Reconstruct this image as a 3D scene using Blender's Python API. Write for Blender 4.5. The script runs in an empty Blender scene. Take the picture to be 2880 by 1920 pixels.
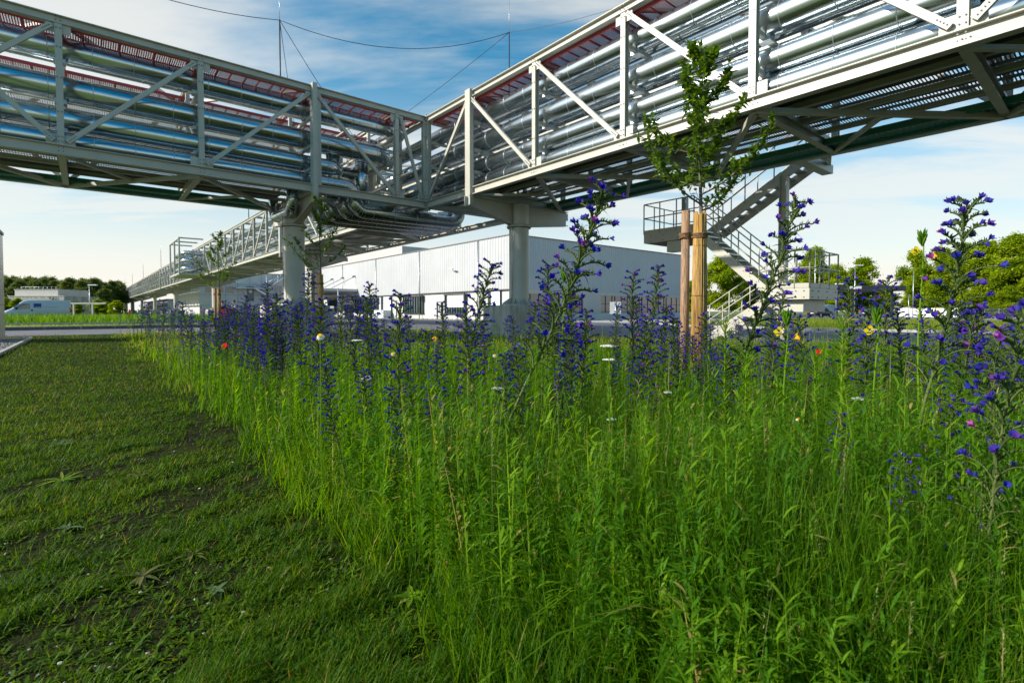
import bpy, math, random
import numpy as np
from mathutils import Vector, Matrix
R = math.radians
random.seed(7); rng = np.random.default_rng(11)
SC = bpy.context.scene
COL = SC.collection

# ------------------------------------------------------------------ camera
cam_d = bpy.data.cameras.new("camera"); cam = bpy.data.objects.new("camera", cam_d); COL.objects.link(cam)
cam.location = (0, 0, 1.0); cam.rotation_euler = (R(90 - 1.6), 0, 0)
cam_d.sensor_width = 36; cam_d.lens = 18.0; cam_d.shift_y = -45 / 2880
cam_d.clip_start = 0.02; cam_d.clip_end = 3000
cam_d.dof.use_dof = True; cam_d.dof.focus_distance = 3.2; cam_d.dof.aperture_fstop = 5.6
SC.camera = cam
# ------------------------------------------------------------------ light
SUN_EL, SUN_DIR = R(27), Vector((-0.957, -0.288, 0)).normalized()   # horizontal direction TOWARDS the sun
sun_d = bpy.data.lights.new("sun", 'SUN'); sun = bpy.data.objects.new("sun", sun_d); COL.objects.link(sun)
sun_d.energy = 5.0; sun_d.angle = R(1.0); sun_d.color = (1.0, 0.94, 0.84)
sv = Vector((SUN_DIR.x * math.cos(SUN_EL), SUN_DIR.y * math.cos(SUN_EL), math.sin(SUN_EL)))
sun.rotation_euler = (-sv).to_track_quat('-Z', 'Y').to_euler()
sun.location = (-30, 0, 40)
W = bpy.data.worlds.new("World"); SC.world = W; W.use_nodes = True
nt = W.node_tree; N = nt.nodes; Lk = nt.links; N.clear()
out = N.new('ShaderNodeOutputWorld'); bg = N.new('ShaderNodeBackground'); bg.inputs[1].default_value = 0.14
sky = N.new('ShaderNodeTexSky'); sky.sky_type = 'NISHITA'; sky.sun_disc = False
sky.sun_elevation = SUN_EL; sky.sun_rotation = math.atan2(SUN_DIR.x, SUN_DIR.y); sky.air_density = 1.0; sky.dust_density = 0.6; sky.ozone_density = 2.5
tc = N.new('ShaderNodeTexCoord'); sep = N.new('ShaderNodeSeparateXYZ'); Lk.new(tc.outputs['Generated'], sep.inputs[0])
def M(op, a, b=None, clamp=False):
    n = N.new('ShaderNodeMath'); n.operation = op; n.use_clamp = clamp
    for i, v in enumerate((a, b)):
        if v is None: continue
        if isinstance(v, (int, float)): n.inputs[i].default_value = v
        else: Lk.new(v, n.inputs[i])
    return n.outputs[0]
zc = M('ADD', M('MAXIMUM', sep.outputs[2], 0.0), 0.12)
px_, py_ = M('DIVIDE', sep.outputs[0], zc), M('DIVIDE', sep.outputs[1], zc)
cmb = N.new('ShaderNodeCombineXYZ'); Lk.new(px_, cmb.inputs[0]); Lk.new(py_, cmb.inputs[1])
mp = N.new('ShaderNodeMapping'); mp.inputs['Rotation'].default_value = (0, 0, R(38)); mp.inputs['Scale'].default_value = (0.55, 2.1, 1)
Lk.new(cmb.outputs[0], mp.inputs[0])
def noise(scale, det, rough, dist, src):
    n = N.new('ShaderNodeTexNoise'); n.inputs['Scale'].default_value = scale; n.inputs['Detail'].default_value = det
    n.inputs['Roughness'].default_value = rough; n.inputs['Distortion'].default_value = dist; Lk.new(src, n.inputs['Vector']); return n.outputs['Fac']
n1 = noise(0.55, 9, 0.56, 0.7, mp.outputs[0]); n2 = noise(0.28, 4, 0.5, 0.2, cmb.outputs[0])
rp = N.new('ShaderNodeValToRGB'); rp.color_ramp.elements[0].position = 0.385; rp.color_ramp.elements[1].position = 0.56; rp.color_ramp.interpolation = 'EASE'
Lk.new(M('ADD', M('MULTIPLY', n1, 0.62), M('MULTIPLY', n2, 0.42)), rp.inputs[0])
low = M('SUBTRACT', 1.0, M('MULTIPLY', M('MAXIMUM', sep.outputs[2], 0.0), 2.1, True), True)   # 1 at the horizon
cf = M('MULTIPLY', M('MAXIMUM', M('MULTIPLY', rp.outputs[0], 0.84), M('MULTIPLY', M('POWER', low, 1.3), 1.15)), 0.97, True)
back = M('MULTIPLY', M('SUBTRACT', 0.25, sep.outputs[1]), 1.6, True)      # clearer blue sky behind the viewer
cf = M('MULTIPLY', cf, M('SUBTRACT', 1.0, M('MULTIPLY', back, M('MULTIPLY', M('MAXIMUM', sep.outputs[2], 0.0), 2.2, True))))
# two thin vapour trails
def trail(nx, ny, nz, w, amt):
    d = N.new('ShaderNodeVectorMath'); d.operation = 'DOT_PRODUCT'; Lk.new(tc.outputs['Generated'], d.inputs[0]); d.inputs[1].default_value = Vector((nx, ny, nz)).normalized()
    return M('MULTIPLY', M('SUBTRACT', 1.0, M('DIVIDE', M('ABSOLUTE', d.outputs['Value']), w), True), amt)
_a = Vector(((2240 - 1440) / 1439, 1, (875 - 530) / 1439)); _b = Vector(((2860 - 1440) / 1439, 1, (875 - 432) / 1439)); _n = _a.cross(_b)
cf = M('MAXIMUM', cf, M('MULTIPLY', trail(_n.x, _n.y, _n.z, 0.008, 0.55), M('GREATER_THAN', sep.outputs[0], 0.35)))
sat = N.new('ShaderNodeHueSaturation'); sat.inputs['Hue'].default_value = 0.478; sat.inputs['Saturation'].default_value = 1.85; sat.inputs['Value'].default_value = 0.92; Lk.new(sky.outputs[0], sat.inputs['Color'])
mix = N.new('ShaderNodeMix'); mix.data_type = 'RGBA'; Lk.new(cf, mix.inputs[0]); Lk.new(sat.outputs[0], mix.inputs[6]); mix.inputs[7].default_value = (5.3, 5.1, 4.65, 1)
Lk.new(mix.outputs[2], bg.inputs[0]); Lk.new(bg.outputs[0], out.inputs[0])
SC.view_settings.view_transform = 'Standard'; SC.view_settings.look = 'None'; SC.view_settings.exposure = 0.42; SC.view_settings.gamma = 1
SC.cycles.max_bounces = 6; SC.cycles.transparent_max_bounces = 16; SC.cycles.use_denoising = True
SC.cycles.sample_clamp_indirect = 6

# ------------------------------------------------------------------ local grid of the site: p along bridge A (away right), q along bridge B/C (away left)
K = Vector((-3.465, 21.0, 0)); AV = Vector((0.7690, 0.6392, 0)); BV = Vector((-0.6392, 0.7690, 0)); ROT = math.atan2(AV.y, AV.x)
def Lw(p, q, z=0): return K + AV * p + BV * q + Vector((0, 0, z))
def px2w(px, depth, y=None, z=0.0):
    if y is not None: z = 1.0 + (875 - y) / 1439 * depth
    return Vector(((px - 1440) / 1439 * depth, depth, z))
def w2l(v): d = v - K; return d.dot(AV), d.dot(BV)
GRIDM = Matrix.Rotation(ROT, 4, 'Z')

# ------------------------------------------------------------------ materials
def newmat(name):
    m = bpy.data.materials.new(name); m.use_nodes = True; return m, m.node_tree.nodes, m.node_tree.links, m.node_tree.nodes['Principled BSDF']
def mat(name, col, rough=0.6, metal=0.0, var=0.0, vscale=3.0, bump=0.0, bscale=20.0, stretch=None, col2=None, spec=0.5, coords='Object'):
    m, n, l, b = newmat(name)
    b.inputs['Base Color'].default_value = (*col, 1); b.inputs['Roughness'].default_value = rough; b.inputs['Metallic'].default_value = metal
    b.inputs['Specular IOR Level'].default_value = spec
    if var or col2 or bump:
        t = n.new('ShaderNodeTexCoord'); mpn = n.new('ShaderNodeMapping'); l.new(t.outputs[coords], mpn.inputs[0])
        if stretch: mpn.inputs['Scale'].default_value = stretch
    if var or col2:
        nz = n.new('ShaderNodeTexNoise'); nz.inputs['Scale'].default_value = vscale; nz.inputs['Detail'].default_value = 6; nz.inputs['Roughness'].default_value = 0.65; l.new(mpn.outputs[0], nz.inputs['Vector'])
        cr = n.new('ShaderNodeValToRGB'); c2 = col2 or tuple(c * (1 - var) for c in col)
        cr.color_ramp.elements[0].position = 0.35; cr.color_ramp.elements[1].position = 0.65
        cr.color_ramp.elements[0].color = (*c2, 1); cr.color_ramp.elements[1].color = (*[min(1, c * (1 + var * 0.4)) for c in col], 1)
        l.new(nz.outputs['Fac'], cr.inputs[0]); l.new(cr.outputs[0], b.inputs['Base Color'])
    if bump:
        nb = n.new('ShaderNodeTexNoise'); nb.inputs['Scale'].default_value = bscale; nb.inputs['Detail'].default_value = 5; l.new(mpn.outputs[0], nb.inputs['Vector'])
        bp = n.new('ShaderNodeBump'); bp.inputs['Strength'].default_value = bump; bp.inputs['Distance'].default_value = 0.02; l.new(nb.outputs['Fac'], bp.inputs['Height']); l.new(bp.outputs[0], b.inputs['Normal'])
    return m
def leafmat(name, stops, trans=0.45, rough=0.55, spec=0.3):
    """stops: (pos, colour) read by the per-blade value 'rnd'"""
    m, n, l, b = newmat(name); o = n['Material Output']
    at = n.new('ShaderNodeAttribute'); at.attribute_name = 'rnd'
    cr = n.new('ShaderNodeValToRGB'); e = cr.color_ramp.elements
    while len(e) < len(stops): e.new(0.5)
    for i, (p, c) in enumerate(stops): e[i].position = p; e[i].color = (*c, 1)
    l.new(at.outputs['Fac'], cr.inputs[0]); l.new(cr.outputs[0], b.inputs['Base Color'])
    b.inputs['Roughness'].default_value = rough; b.inputs['Specular IOR Level'].default_value = spec * .5
    tr = n.new('ShaderNodeBsdfTranslucent'); hs = n.new('ShaderNodeHueSaturation'); hs.inputs['Hue'].default_value = 0.485; hs.inputs['Saturation'].default_value = 1.1; hs.inputs['Value'].default_value = 1.7
    l.new(cr.outputs[0], hs.inputs['Color']); l.new(hs.outputs[0], tr.inputs[0])
    mx = n.new('ShaderNodeMixShader'); mx.inputs[0].default_value = trans; l.new(b.outputs[0], mx.inputs[1]); l.new(tr.outputs[0], mx.inputs[2]); l.new(mx.outputs[0], o.inputs[0])
    return m
def perfmat(name, col, sx, sy, hole, metal=0.6, rough=0.45, slot=False):
    """sheet punched with rows of holes (real see-through)"""
    m, n, l, b = newmat(name); o = n['Material Output']
    b.inputs['Base Color'].default_value = (*col, 1); b.inputs['Metallic'].default_value = metal; b.inputs['Roughness'].default_value = rough
    t = n.new('ShaderNodeTexCoord'); sp = n.new('ShaderNodeSeparateXYZ'); l.new(t.outputs['Object'], sp.inputs[0])
    def mm(op, a, bb=None):
        k = n.new('ShaderNodeMath'); k.operation = op
        for i, v in enumerate((a, bb)):
            if v is None: continue
            if isinstance(v, (int, float)): k.inputs[i].default_value = v
            else: l.new(v, k.inputs[i])
        return k.outputs[0]
    def tri(src, s): return mm('ABSOLUTE', mm('SUBTRACT', mm('FRACT', mm('MULTIPLY', src, 1 / s)), 0.5))
    dx, dy = tri(sp.outputs[0], sx), tri(sp.outputs[1], sy)
    d = mm('MAXIMUM', dx, dy)
    h = mm('LESS_THAN', d, hole)
    tb = n.new('ShaderNodeBsdfTransparent'); mx = n.new('ShaderNodeMixShader'); l.new(h, mx.inputs[0]); l.new(b.outputs[0], mx.inputs[1]); l.new(tb.outputs[0], mx.inputs[2]); l.new(mx.outputs[0], o.inputs[0])
    return m
MT = {}
MT['steel'] = mat('painted_steel', (0.46, 0.445, 0.38), 0.42, 0, var=0.10, vscale=1.2, bump=0.05, bscale=9)
MT['steel_shade'] = MT['steel']
MT['bolt'] = mat('bolt_steel', (0.07, 0.07, 0.075), 0.4, 0.8)
MT['galv'] = mat('zinc_sheet', (0.50, 0.56, 0.59), 0.22, 1.0, var=0.10, vscale=1.6, bump=0.03, bscale=3.0)
MT['galv2'] = mat('galvanised_steel', (0.50, 0.54, 0.56), 0.42, 0.9, var=0.15, vscale=2)
MT['red'] = perfmat('red_perforated_sheet', (0.33, 0.03, 0.045), 0.055, 0.05, 0.24, metal=0.0)
MT['redrail'] = mat('red_painted_rail', (0.36, 0.035, 0.04), 0.45, 0)
MT['green'] = perfmat('green_perforated_sheet', (0.015, 0.16, 0.10), 0.09, 0.12, 0.2, metal=0.1)
MT['greenrail'] = mat('green_painted_rail', (0.02, 0.17, 0.10), 0.5, 0)
MT['grate'] = perfmat('floor_grating', (0.23, 0.24, 0.26), 0.06, 0.2, 0.25, metal=0.6)
MT['floorp'] = mat('floor_sheet', (0.10, 0.105, 0.11), 0.6, 0.4, var=0.2)
MT['tray'] = perfmat('grey_cable_tray', (0.40, 0.42, 0.44), 0.06, 0.06, 0.28, metal=0.7)
MT['conc'] = mat('concrete', (0.46, 0.43, 0.36), 0.85, 0, var=0.5, vscale=1.6, bump=0.3, bscale=14, stretch=(2.5, 2.5, 0.35))
MT['kerb'] = mat('kerb_concrete', (0.42, 0.41, 0.38), 0.85, 0, var=0.2, vscale=2, bump=0.2)
MT['kerbdark'] = mat('dark_kerb_stone', (0.12, 0.12, 0.13), 0.8, 0, var=0.2)
MT['asphalt'] = mat('asphalt', (0.13, 0.13, 0.15), 0.9, 0, var=0.22, vscale=0.5, bump=0.3, bscale=60)
MT['asphalt_light'] = mat('pale_asphalt', (0.24, 0.23, 0.24), 0.88, 0, var=0.15, vscale=0.4, bump=0.2, bscale=60)
MT['paving'] = mat('pale_paving', (0.42, 0.40, 0.38), 0.85, 0, var=0.15, vscale=0.7)
MT['soil'] = mat('soil', (0.020, 0.018, 0.008), 0.98, 0, var=0.45, vscale=7, bump=0.9, bscale=30, col2=(0.010, 0.010, 0.005), spec=0.05)
MT['turf'] = mat('grassy_ground', (0.10, 0.14, 0.022), 0.95, 0, var=0.5, vscale=0.35, bump=0.6, bscale=9, col2=(0.055, 0.10, 0.014))
MT['white'] = mat('white_cladding', (0.47, 0.475, 0.48), 0.5, 0.0, var=0.07, vscale=0.3)
MT['panel'] = mat('pale_grey_panel', (0.56, 0.55, 0.54), 0.6, 0, var=0.08, vscale=0.4)
MT['beigepanel'] = mat('beige_panel', (0.55, 0.49, 0.45), 0.6, 0, var=0.06, vscale=0.3)
MT['trim'] = mat('grey_trim', (0.17, 0.18, 0.19), 0.5, 0.3)
MT['glass'] = mat('window_glass', (0.03, 0.06, 0.06), 0.06, 0.0, spec=1.0)
MT['glass'].node_tree.nodes['Principled BSDF'].inputs['Coat Weight'].default_value = 0.6
MT['doorwhite'] = mat('white_door_paint', (0.62, 0.66, 0.70), 0.5)
MT['blind'] = mat('white_blind', (0.62, 0.60, 0.57), 0.8)
MT['clad'] = mat('brushed_metal_cladding', (0.42, 0.43, 0.42), 0.32, 0.85, var=0.15, vscale=0.8)
MT['dark'] = mat('anthracite_metal', (0.035, 0.042, 0.05), 0.45, 0.3)
MT['black'] = mat('black_rubber', (0.015, 0.015, 0.016), 0.7)
MT['vanwhite'] = mat('white_van_paint', (0.47, 0.53, 0.59), 0.28, 0, var=0.03)
MT['navy'] = mat('dark_blue_car_paint', (0.012, 0.022, 0.045), 0.22, 0.2)
MT['bluecar'] = mat('blue_grey_car_paint', (0.05, 0.11, 0.17), 0.25, 0.3)
MT['signblue'] = mat('blue_sign', (0.01, 0.035, 0.22), 0.5)
MT['redpaint'] = mat('red_paint', (0.50, 0.012, 0.015), 0.4)
MT['orange'] = mat('orange_print', (0.80, 0.30, 0.02), 0.6)
MT['lamp_red'] = mat('red_tail_light', (0.55, 0.01, 0.02), 0.2)
MT['plate'] = mat('white_plate', (0.75, 0.75, 0.72), 0.5)
MT['yellow'] = mat('hi_vis_yellow', (0.65, 0.80, 0.02), 0.6)
MT['wood'] = mat('weathered_timber', (0.42, 0.23, 0.11), 0.8, 0, var=0.45, vscale=9, bump=0.5, bscale=30, stretch=(9, 9, 0.7), col2=(0.13, 0.10, 0.075))
MT['bark'] = mat('young_bark', (0.13, 0.115, 0.085), 0.85, 0, var=0.4, vscale=25, bump=0.4, bscale=40)
MT['bark2'] = mat('pine_bark', (0.16, 0.09, 0.055), 0.9, 0, var=0.4, vscale=2)
MT['rope'] = mat('coir_rope', (0.20, 0.105, 0.045), 0.9, 0, var=0.5, vscale=60, bump=0.8, bscale=90)
MT['skin'] = mat('skin', (0.50, 0.30, 0.22), 0.55)
MT['hair'] = mat('brown_hair', (0.05, 0.03, 0.02), 0.7)
MT['clothdark'] = mat('black_cloth', (0.015, 0.016, 0.02), 0.85)
MT['clothwhite'] = mat('white_cloth', (0.70, 0.70, 0.74), 0.85)
MT['jeans'] = mat('blue_trousers', (0.03, 0.05, 0.10), 0.85)
MT['petalw'] = leafmat('white_petals', [(0, (0.80, 0.80, 0.76)), (1, (0.70, 0.70, 0.62))], 0.3)
MT['petaly'] = leafmat('yellow_petals', [(0, (0.85, 0.68, 0.02)), (1, (0.80, 0.45, 0.03))], 0.35)
MT['petalr'] = leafmat('red_petals', [(0, (0.75, 0.03, 0.01)), (1, (0.60, 0.05, 0.02))], 0.35)
MT['ech_fl'] = leafmat('bugloss_petals', [(0.0, (0.024, 0.032, 0.33)), (0.5, (0.048, 0.028, 0.31)), (0.8, (0.12, 0.04, 0.30)), (1.0, (0.42, 0.07, 0.30))], 0.25, 0.6)
MT['ech_gr'] = leafmat('bugloss_green', [(0.0, (0.040, 0.080, 0.018)), (0.6, (0.085, 0.13, 0.032)), (1.0, (0.19, 0.22, 0.07))], 0.25, 0.7)
MT['grass'] = leafmat('meadow_blades', [(0.0, (0.024, 0.090, 0.004)), (0.45, (0.078, 0.190, 0.006)), (0.85, (0.18, 0.30, 0.010)), (1.0, (0.38, 0.31, 0.09))], 0.5)
MT['lawn'] = leafmat('lawn_blades', [(0.0, (0.026, 0.085, 0.002)), (0.5, (0.070, 0.155, 0.003)), (0.88, (0.14, 0.21, 0.006)), (1.0, (0.30, 0.21, 0.05))], 0.4)
MT['weed'] = leafmat('weed_leaves', [(0.0, (0.030, 0.110, 0.005)), (0.5, (0.095, 0.235, 0.009)), (0.9, (0.23, 0.37, 0.018)), (1.0, (0.40, 0.33, 0.10))], 0.5)
MT['seed'] = leafmat('seed_heads', [(0.0, (0.14, 0.20, 0.05)), (0.6, (0.28, 0.27, 0.10)), (1.0, (0.42, 0.30, 0.14))], 0.3)
MT['field'] = leafmat('field_grass_blades', [(0.0, (0.12, 0.19, 0.015)), (0.55, (0.22, 0.27, 0.03)), (1.0, (0.33, 0.22, 0.13))], 0.45)
MT['leaf'] = leafmat('tree_leaves', [(0.0, (0.045, 0.105, 0.012)), (0.6, (0.09, 0.17, 0.018)), (1.0, (0.18, 0.27, 0.025))], 0.4, 0.38, 0.5)
MT['leafb'] = leafmat('broadleaf_leaves', [(0.0, (0.085, 0.17, 0.008)), (0.5, (0.20, 0.30, 0.012)), (1.0, (0.40, 0.46, 0.025))], 0.5, 0.5)
MT['pine'] = leafmat('pine_needles', [(0.0, (0.05, 0.09, 0.022)), (0.6, (0.12, 0.17, 0.035)), (1.0, (0.24, 0.27, 0.07))], 0.3, 0.6)
MT['reed'] = mat('reed_canes', (0.46, 0.27, 0.07), 0.6, 0, var=0.5, vscale=14, stretch=(6, 6, 0.4), col2=(0.16, 0.085, 0.02))
MT['stone'] = mat('gravel_stone', (0.30, 0.28, 0.27), 0.85, 0, var=0.5, vscale=4, coords='Object')
MT['pebble'] = mat('pale_pebble', (0.42, 0.38, 0.33), 0.8, 0, var=0.5, vscale=14)

# ------------------------------------------------------------------ mesh builder
class MB:
    def __init__(s): s.v = []; s.f = []; s.m = []; s.sm = []; s.r = []; s.cur = 0; s.rv = 0.5
    def add(s, vs, fs, smooth=False):
        o = len(s.v); s.v += [tuple(v) for v in vs]; s.r += [s.rv] * len(vs)
        for f in fs: s.f.append(tuple(i + o for i in f)); s.m.append(s.cur); s.sm.append(smooth)
    def box(s, a, b):
        x0, y0, z0 = a; x1, y1, z1 = b
        s.add([(x0, y0, z0), (x1, y0, z0), (x1, y1, z0), (x0, y1, z0), (x0, y0, z1), (x1, y0, z1), (x1, y1, z1), (x0, y1, z1)],
              [(3, 2, 1, 0), (4, 5, 6, 7), (0, 1, 5, 4), (1, 2, 6, 5), (2, 3, 7, 6), (3, 0, 4, 7)])
    def frame(s, p0, p1, up):
        p0, p1, up = Vector(p0), Vector(p1), Vector(up); d = (p1 - p0).normalized(); sd = d.cross(up).normalized(); u = sd.cross(d).normalized(); return p0, p1, sd, u
    def beam(s, p0, p1, w, h, up=(0, 0, 1)):
        p0, p1, sd, u = s.frame(p0, p1, up); vs = []
        for p in (p0, p1):
            for a, b in ((-1, -1), (1, -1), (1, 1), (-1, 1)): vs.append(p + sd * (a * w / 2) + u * (b * h / 2))
        s.add(vs, [(0, 1, 2, 3), (7, 6, 5, 4), (0, 4, 5, 1), (1, 5, 6, 2), (2, 6, 7, 3), (3, 7, 4, 0)])
    def ibeam(s, p0, p1, w, h, up=(0, 0, 1), tf=0.022, tw=0.02):
        """web along 'up', flanges across it"""
        p0, p1, sd, u = s.frame(p0, p1, up); a, b, c = w / 2, h / 2, h / 2 - tf; t = tw / 2
        pr = [(-a, -b), (a, -b), (a, -c), (t, -c), (t, c), (a, c), (a, b), (-a, b), (-a, c), (-t, c), (-t, -c), (-a, -c)]
        n = len(pr); vs = [p + sd * x + u * y for p in (p0, p1) for x, y in pr]
        s.add(vs, [tuple(range(n)), tuple(range(2 * n - 1, n - 1, -1))] + [(i, n + i, n + (i + 1) % n, (i + 1) % n) for i in range(n)])
    def tube(s, pts, r, n=8, cap=True, smooth=True):
        pts = [Vector(p) for p in pts]; rs = r if isinstance(r, (list, tuple)) else [r] * len(pts)
        vs = []; prev = None
        for i, p in enumerate(pts):
            d = (pts[min(i + 1, len(pts) - 1)] - pts[max(i - 1, 0)]).normalized()
            if prev is None:
                ref = Vector((0, 0, 1)) if abs(d.z) < 0.9 else Vector((1, 0, 0)); e1 = d.cross(ref).normalized()
            else: e1 = (prev - d * prev.dot(d)).normalized()
            prev = e1; e2 = d.cross(e1)
            for k in range(n): a = 2 * math.pi * k / n; vs.append(p + (e1 * math.cos(a) + e2 * math.sin(a)) * rs[i])
        fs = [(i * n + k, i * n + (k + 1) % n, (i + 1) * n + (k + 1) % n, (i + 1) * n + k) for i in range(len(pts) - 1) for k in range(n)]
        s.add(vs, fs, smooth)
        if cap:
            o = len(s.v) - len(vs)
            s.f.append(tuple(o + k for k in range(n - 1, -1, -1))); s.m.append(s.cur); s.sm.append(False)
            e = o + (len(pts) - 1) * n; s.f.append(tuple(e + k for k in range(n))); s.m.append(s.cur); s.sm.append(False)
    def quad(s, a, b, c, d): s.add([a, b, c, d], [(0, 1, 2, 3)])
    def build(s, name, mats, parent=None, origin=None, grid=False):
        me = bpy.data.meshes.new(name)
        if origin is None: origin = parent.get('_o', (0, 0, 0)) if parent is not None else (0, 0, 0)
        ox, oy, oz = origin
        me.from_pydata([(x - ox, y - oy, z - oz) for x, y, z in s.v], [], s.f)
        mats = mats if isinstance(mats, (list, tuple)) else [mats]
        for m in mats: me.materials.append(m)
        me.polygons.foreach_set('material_index', s.m); me.polygons.foreach_set('use_smooth', s.sm)
        at = me.attributes.new('rnd', 'FLOAT', 'POINT'); at.data.foreach_set('value', s.r)
        me.update()
        o = bpy.data.objects.new(name, me); COL.objects.link(o)
        if parent is not None: o.parent = parent
        else:
            o.location = Lw(ox, oy, oz) if grid else (ox, oy, oz)
            if grid: o.rotation_euler = (0, 0, ROT)
        return o
def tag(o, label=None, cat=None, group=None, kind=None):
    if label: o['label'] = label
    if cat: o['category'] = cat
    if group: o['group'] = group
    if kind: o['kind'] = kind
    return o
def thing(name, label, cat, origin, group=None, grid=True):
    o = bpy.data.objects.new(name, None); COL.objects.link(o); o.empty_display_size = 0.2
    o['_o'] = tuple(origin)
    o.location = Lw(*origin) if grid else Vector(origin)
    if grid: o.rotation_euler = (0, 0, ROT)
    return tag(o, label, cat, group)
def copy_thing(src, loc, rotz=None, scale=None, label=None, rot=None):
    c = src.copy(); COL.objects.link(c); c.location = loc
    if rotz is not None: c.rotation_euler = (0, 0, rotz)
    if rot is not None: c.rotation_euler = rot
    if scale: c.scale = (scale,) * 3 if isinstance(scale, (int, float)) else scale
    if label: c['label'] = label
    for ch in src.children:
        d = ch.copy(); COL.objects.link(d); d.parent = c
        for g in ch.children:
            e = g.copy(); COL.objects.link(e); e.parent = d
    return c
def np_mesh(name, verts, quads, tris, rnd, material, extra=None):
    me = bpy.data.meshes.new(name); nv = len(verts); nq = len(quads); ntr = len(tris)
    me.vertices.add(nv); me.vertices.foreach_set('co', np.asarray(verts, np.float32).ravel())
    me.loops.add(nq * 4 + ntr * 3); me.loops.foreach_set('vertex_index', np.concatenate([np.asarray(quads).ravel(), np.asarray(tris).ravel()]).astype(np.int32))
    me.polygons.add(nq + ntr); st = np.concatenate([np.arange(nq) * 4, nq * 4 + np.arange(ntr) * 3]).astype(np.int32)
    me.polygons.foreach_set('loop_start', st); me.polygons.foreach_set('use_smooth', np.ones(nq + ntr, bool))
    me.update(calc_edges=True)
    at = me.attributes.new('rnd', 'FLOAT', 'POINT'); at.data.foreach_set('value', np.asarray(rnd, np.float32))
    me.materials.append(material); o = bpy.data.objects.new(name, me); COL.objects.link(o); return o
GP, LP_ = np.array([1.0, 0.85, 0.62, 0.36]), np.array([0.30, 0.85, 1.0, 0.62])
def blades(base, az, el, length, width, droop, rnd, prof=GP, roll=None):
    """N ribbons; returns verts, quads, tris, rnd.  el: start elevation, droop: how far it bends over"""
    n = len(base); S = 4; P = np.array(base, float).copy(); vs = np.zeros((n, 2 * S + 1, 3))
    hx, hy = np.cos(az), np.sin(az); ra = az + np.pi / 2 if roll is None else roll
    sx, sy = np.cos(ra), np.sin(ra)
    for i in range(S):
        w = width * prof[i] / 2
        vs[:, 2 * i, 0] = P[:, 0] + sx * w; vs[:, 2 * i, 1] = P[:, 1] + sy * w; vs[:, 2 * i, 2] = P[:, 2]
        vs[:, 2 * i + 1, 0] = P[:, 0] - sx * w; vs[:, 2 * i + 1, 1] = P[:, 1] - sy * w; vs[:, 2 * i + 1, 2] = P[:, 2]
        e = el - droop * (i + 0.5) / S; st = length / S
        P[:, 0] += hx * np.cos(e) * st; P[:, 1] += hy * np.cos(e) * st; P[:, 2] += np.sin(e) * st
    vs[:, 2 * S] = P
    o = (np.arange(n) * (2 * S + 1))[:, None]
    q = np.concatenate([np.stack([o[:, 0] + 2 * i, o[:, 0] + 2 * i + 1, o[:, 0] + 2 * i + 3, o[:, 0] + 2 * i + 2], 1) for i in range(S - 1)])
    t = np.stack([o[:, 0] + 2 * S - 2, o[:, 0] + 2 * S - 1, o[:, 0] + 2 * S], 1)
    return vs.reshape(-1, 3), q, t, np.repeat(rnd, 2 * S + 1)
def join_arr(lst):
    V, Q, T, Rr = [], [], [], []; o = 0
    for v, q, t, r in lst: V.append(v); Q.append(q + o); T.append(t + o); Rr.append(r); o += len(v)
    return np.concatenate(V), np.concatenate(Q), np.concatenate(T), np.concatenate(Rr)

# ------------------------------------------------------------------ ground, roads
def sheet(name, pts, z, m, grid=True, sub=None):
    mb = MB(); c = [(p[0], p[1], z) for p in pts]; mb.add(c, [tuple(range(len(c)))])
    o = mb.build(name, m, None, (0, 0, 0), grid=grid); tag(o, kind='structure'); return o
sheet('ground', [(-900, -300), (900, -300), (900, 1500), (-900, 1500)], -0.03, MT['turf'], grid=False)
EDGE_MEADOW = [(-9.9, -60), (-9.9, 10.0), (-2, 9.8), (1.5, 8.6), (3.0, 5.5), (3.6, -3.7), (5.5, -10.6), (8.6, -16.6), (13, -24), (20, -60)]
sheet('meadow_soil', EDGE_MEADOW, 0.0, MT['soil'])
MT['mossy'] = mat('mossy_soil', (0.026, 0.034, 0.007), 0.98, 0, var=0.5, vscale=2.2, bump=1.0, bscale=40, col2=(0.012, 0.009, 0.006), spec=0.05)
sheet('lawn_soil', [(-12.35, -60), (-9.9, -60), (-9.9, 10.0), (-40, 10.2), (-40, 6.9), (-12.35, 6.9)], 0.0, MT['mossy'])
road1 = [(-200, 10.2), (-9.9, 10.0), (-2, 9.8), (1.5, 8.6), (3.0, 5.5), (3.6, -3.7), (5.5, -10.6), (8.6, -16.6), (13, -24), (20, -60), (30, -60), (21.5, -20), (18.9, -8), (19.3, -2), (22, 4), (30, 8), (120, 8), (120, 19), (24, 19), (21.5, 22), (21.0, 30), (21.0, 330), (9.0, 330), (9.0, 24), (4, 19), (-200, 18.8)]
sheet('road', road1, -0.018, MT['asphalt'])
sheet('footpath', [(-200, 33.5), (7.5, 33.5), (7.5, 36.6), (-200, 36.6)], -0.012, MT['paving'])
sheet('pavement', [(21.0, 330), (21.0, 30), (21.5, 22), (24, 19), (120, 19), (120, 21.4), (25.5, 21.4), (22.6, 24), (22.6, 330)], -0.012, MT['paving'])
sheet('forecourt_paving', [(24.5, 9.5), (60, 9.5), (60, 18.2), (24.5, 18.2)], -0.013, MT['paving'])
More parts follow.
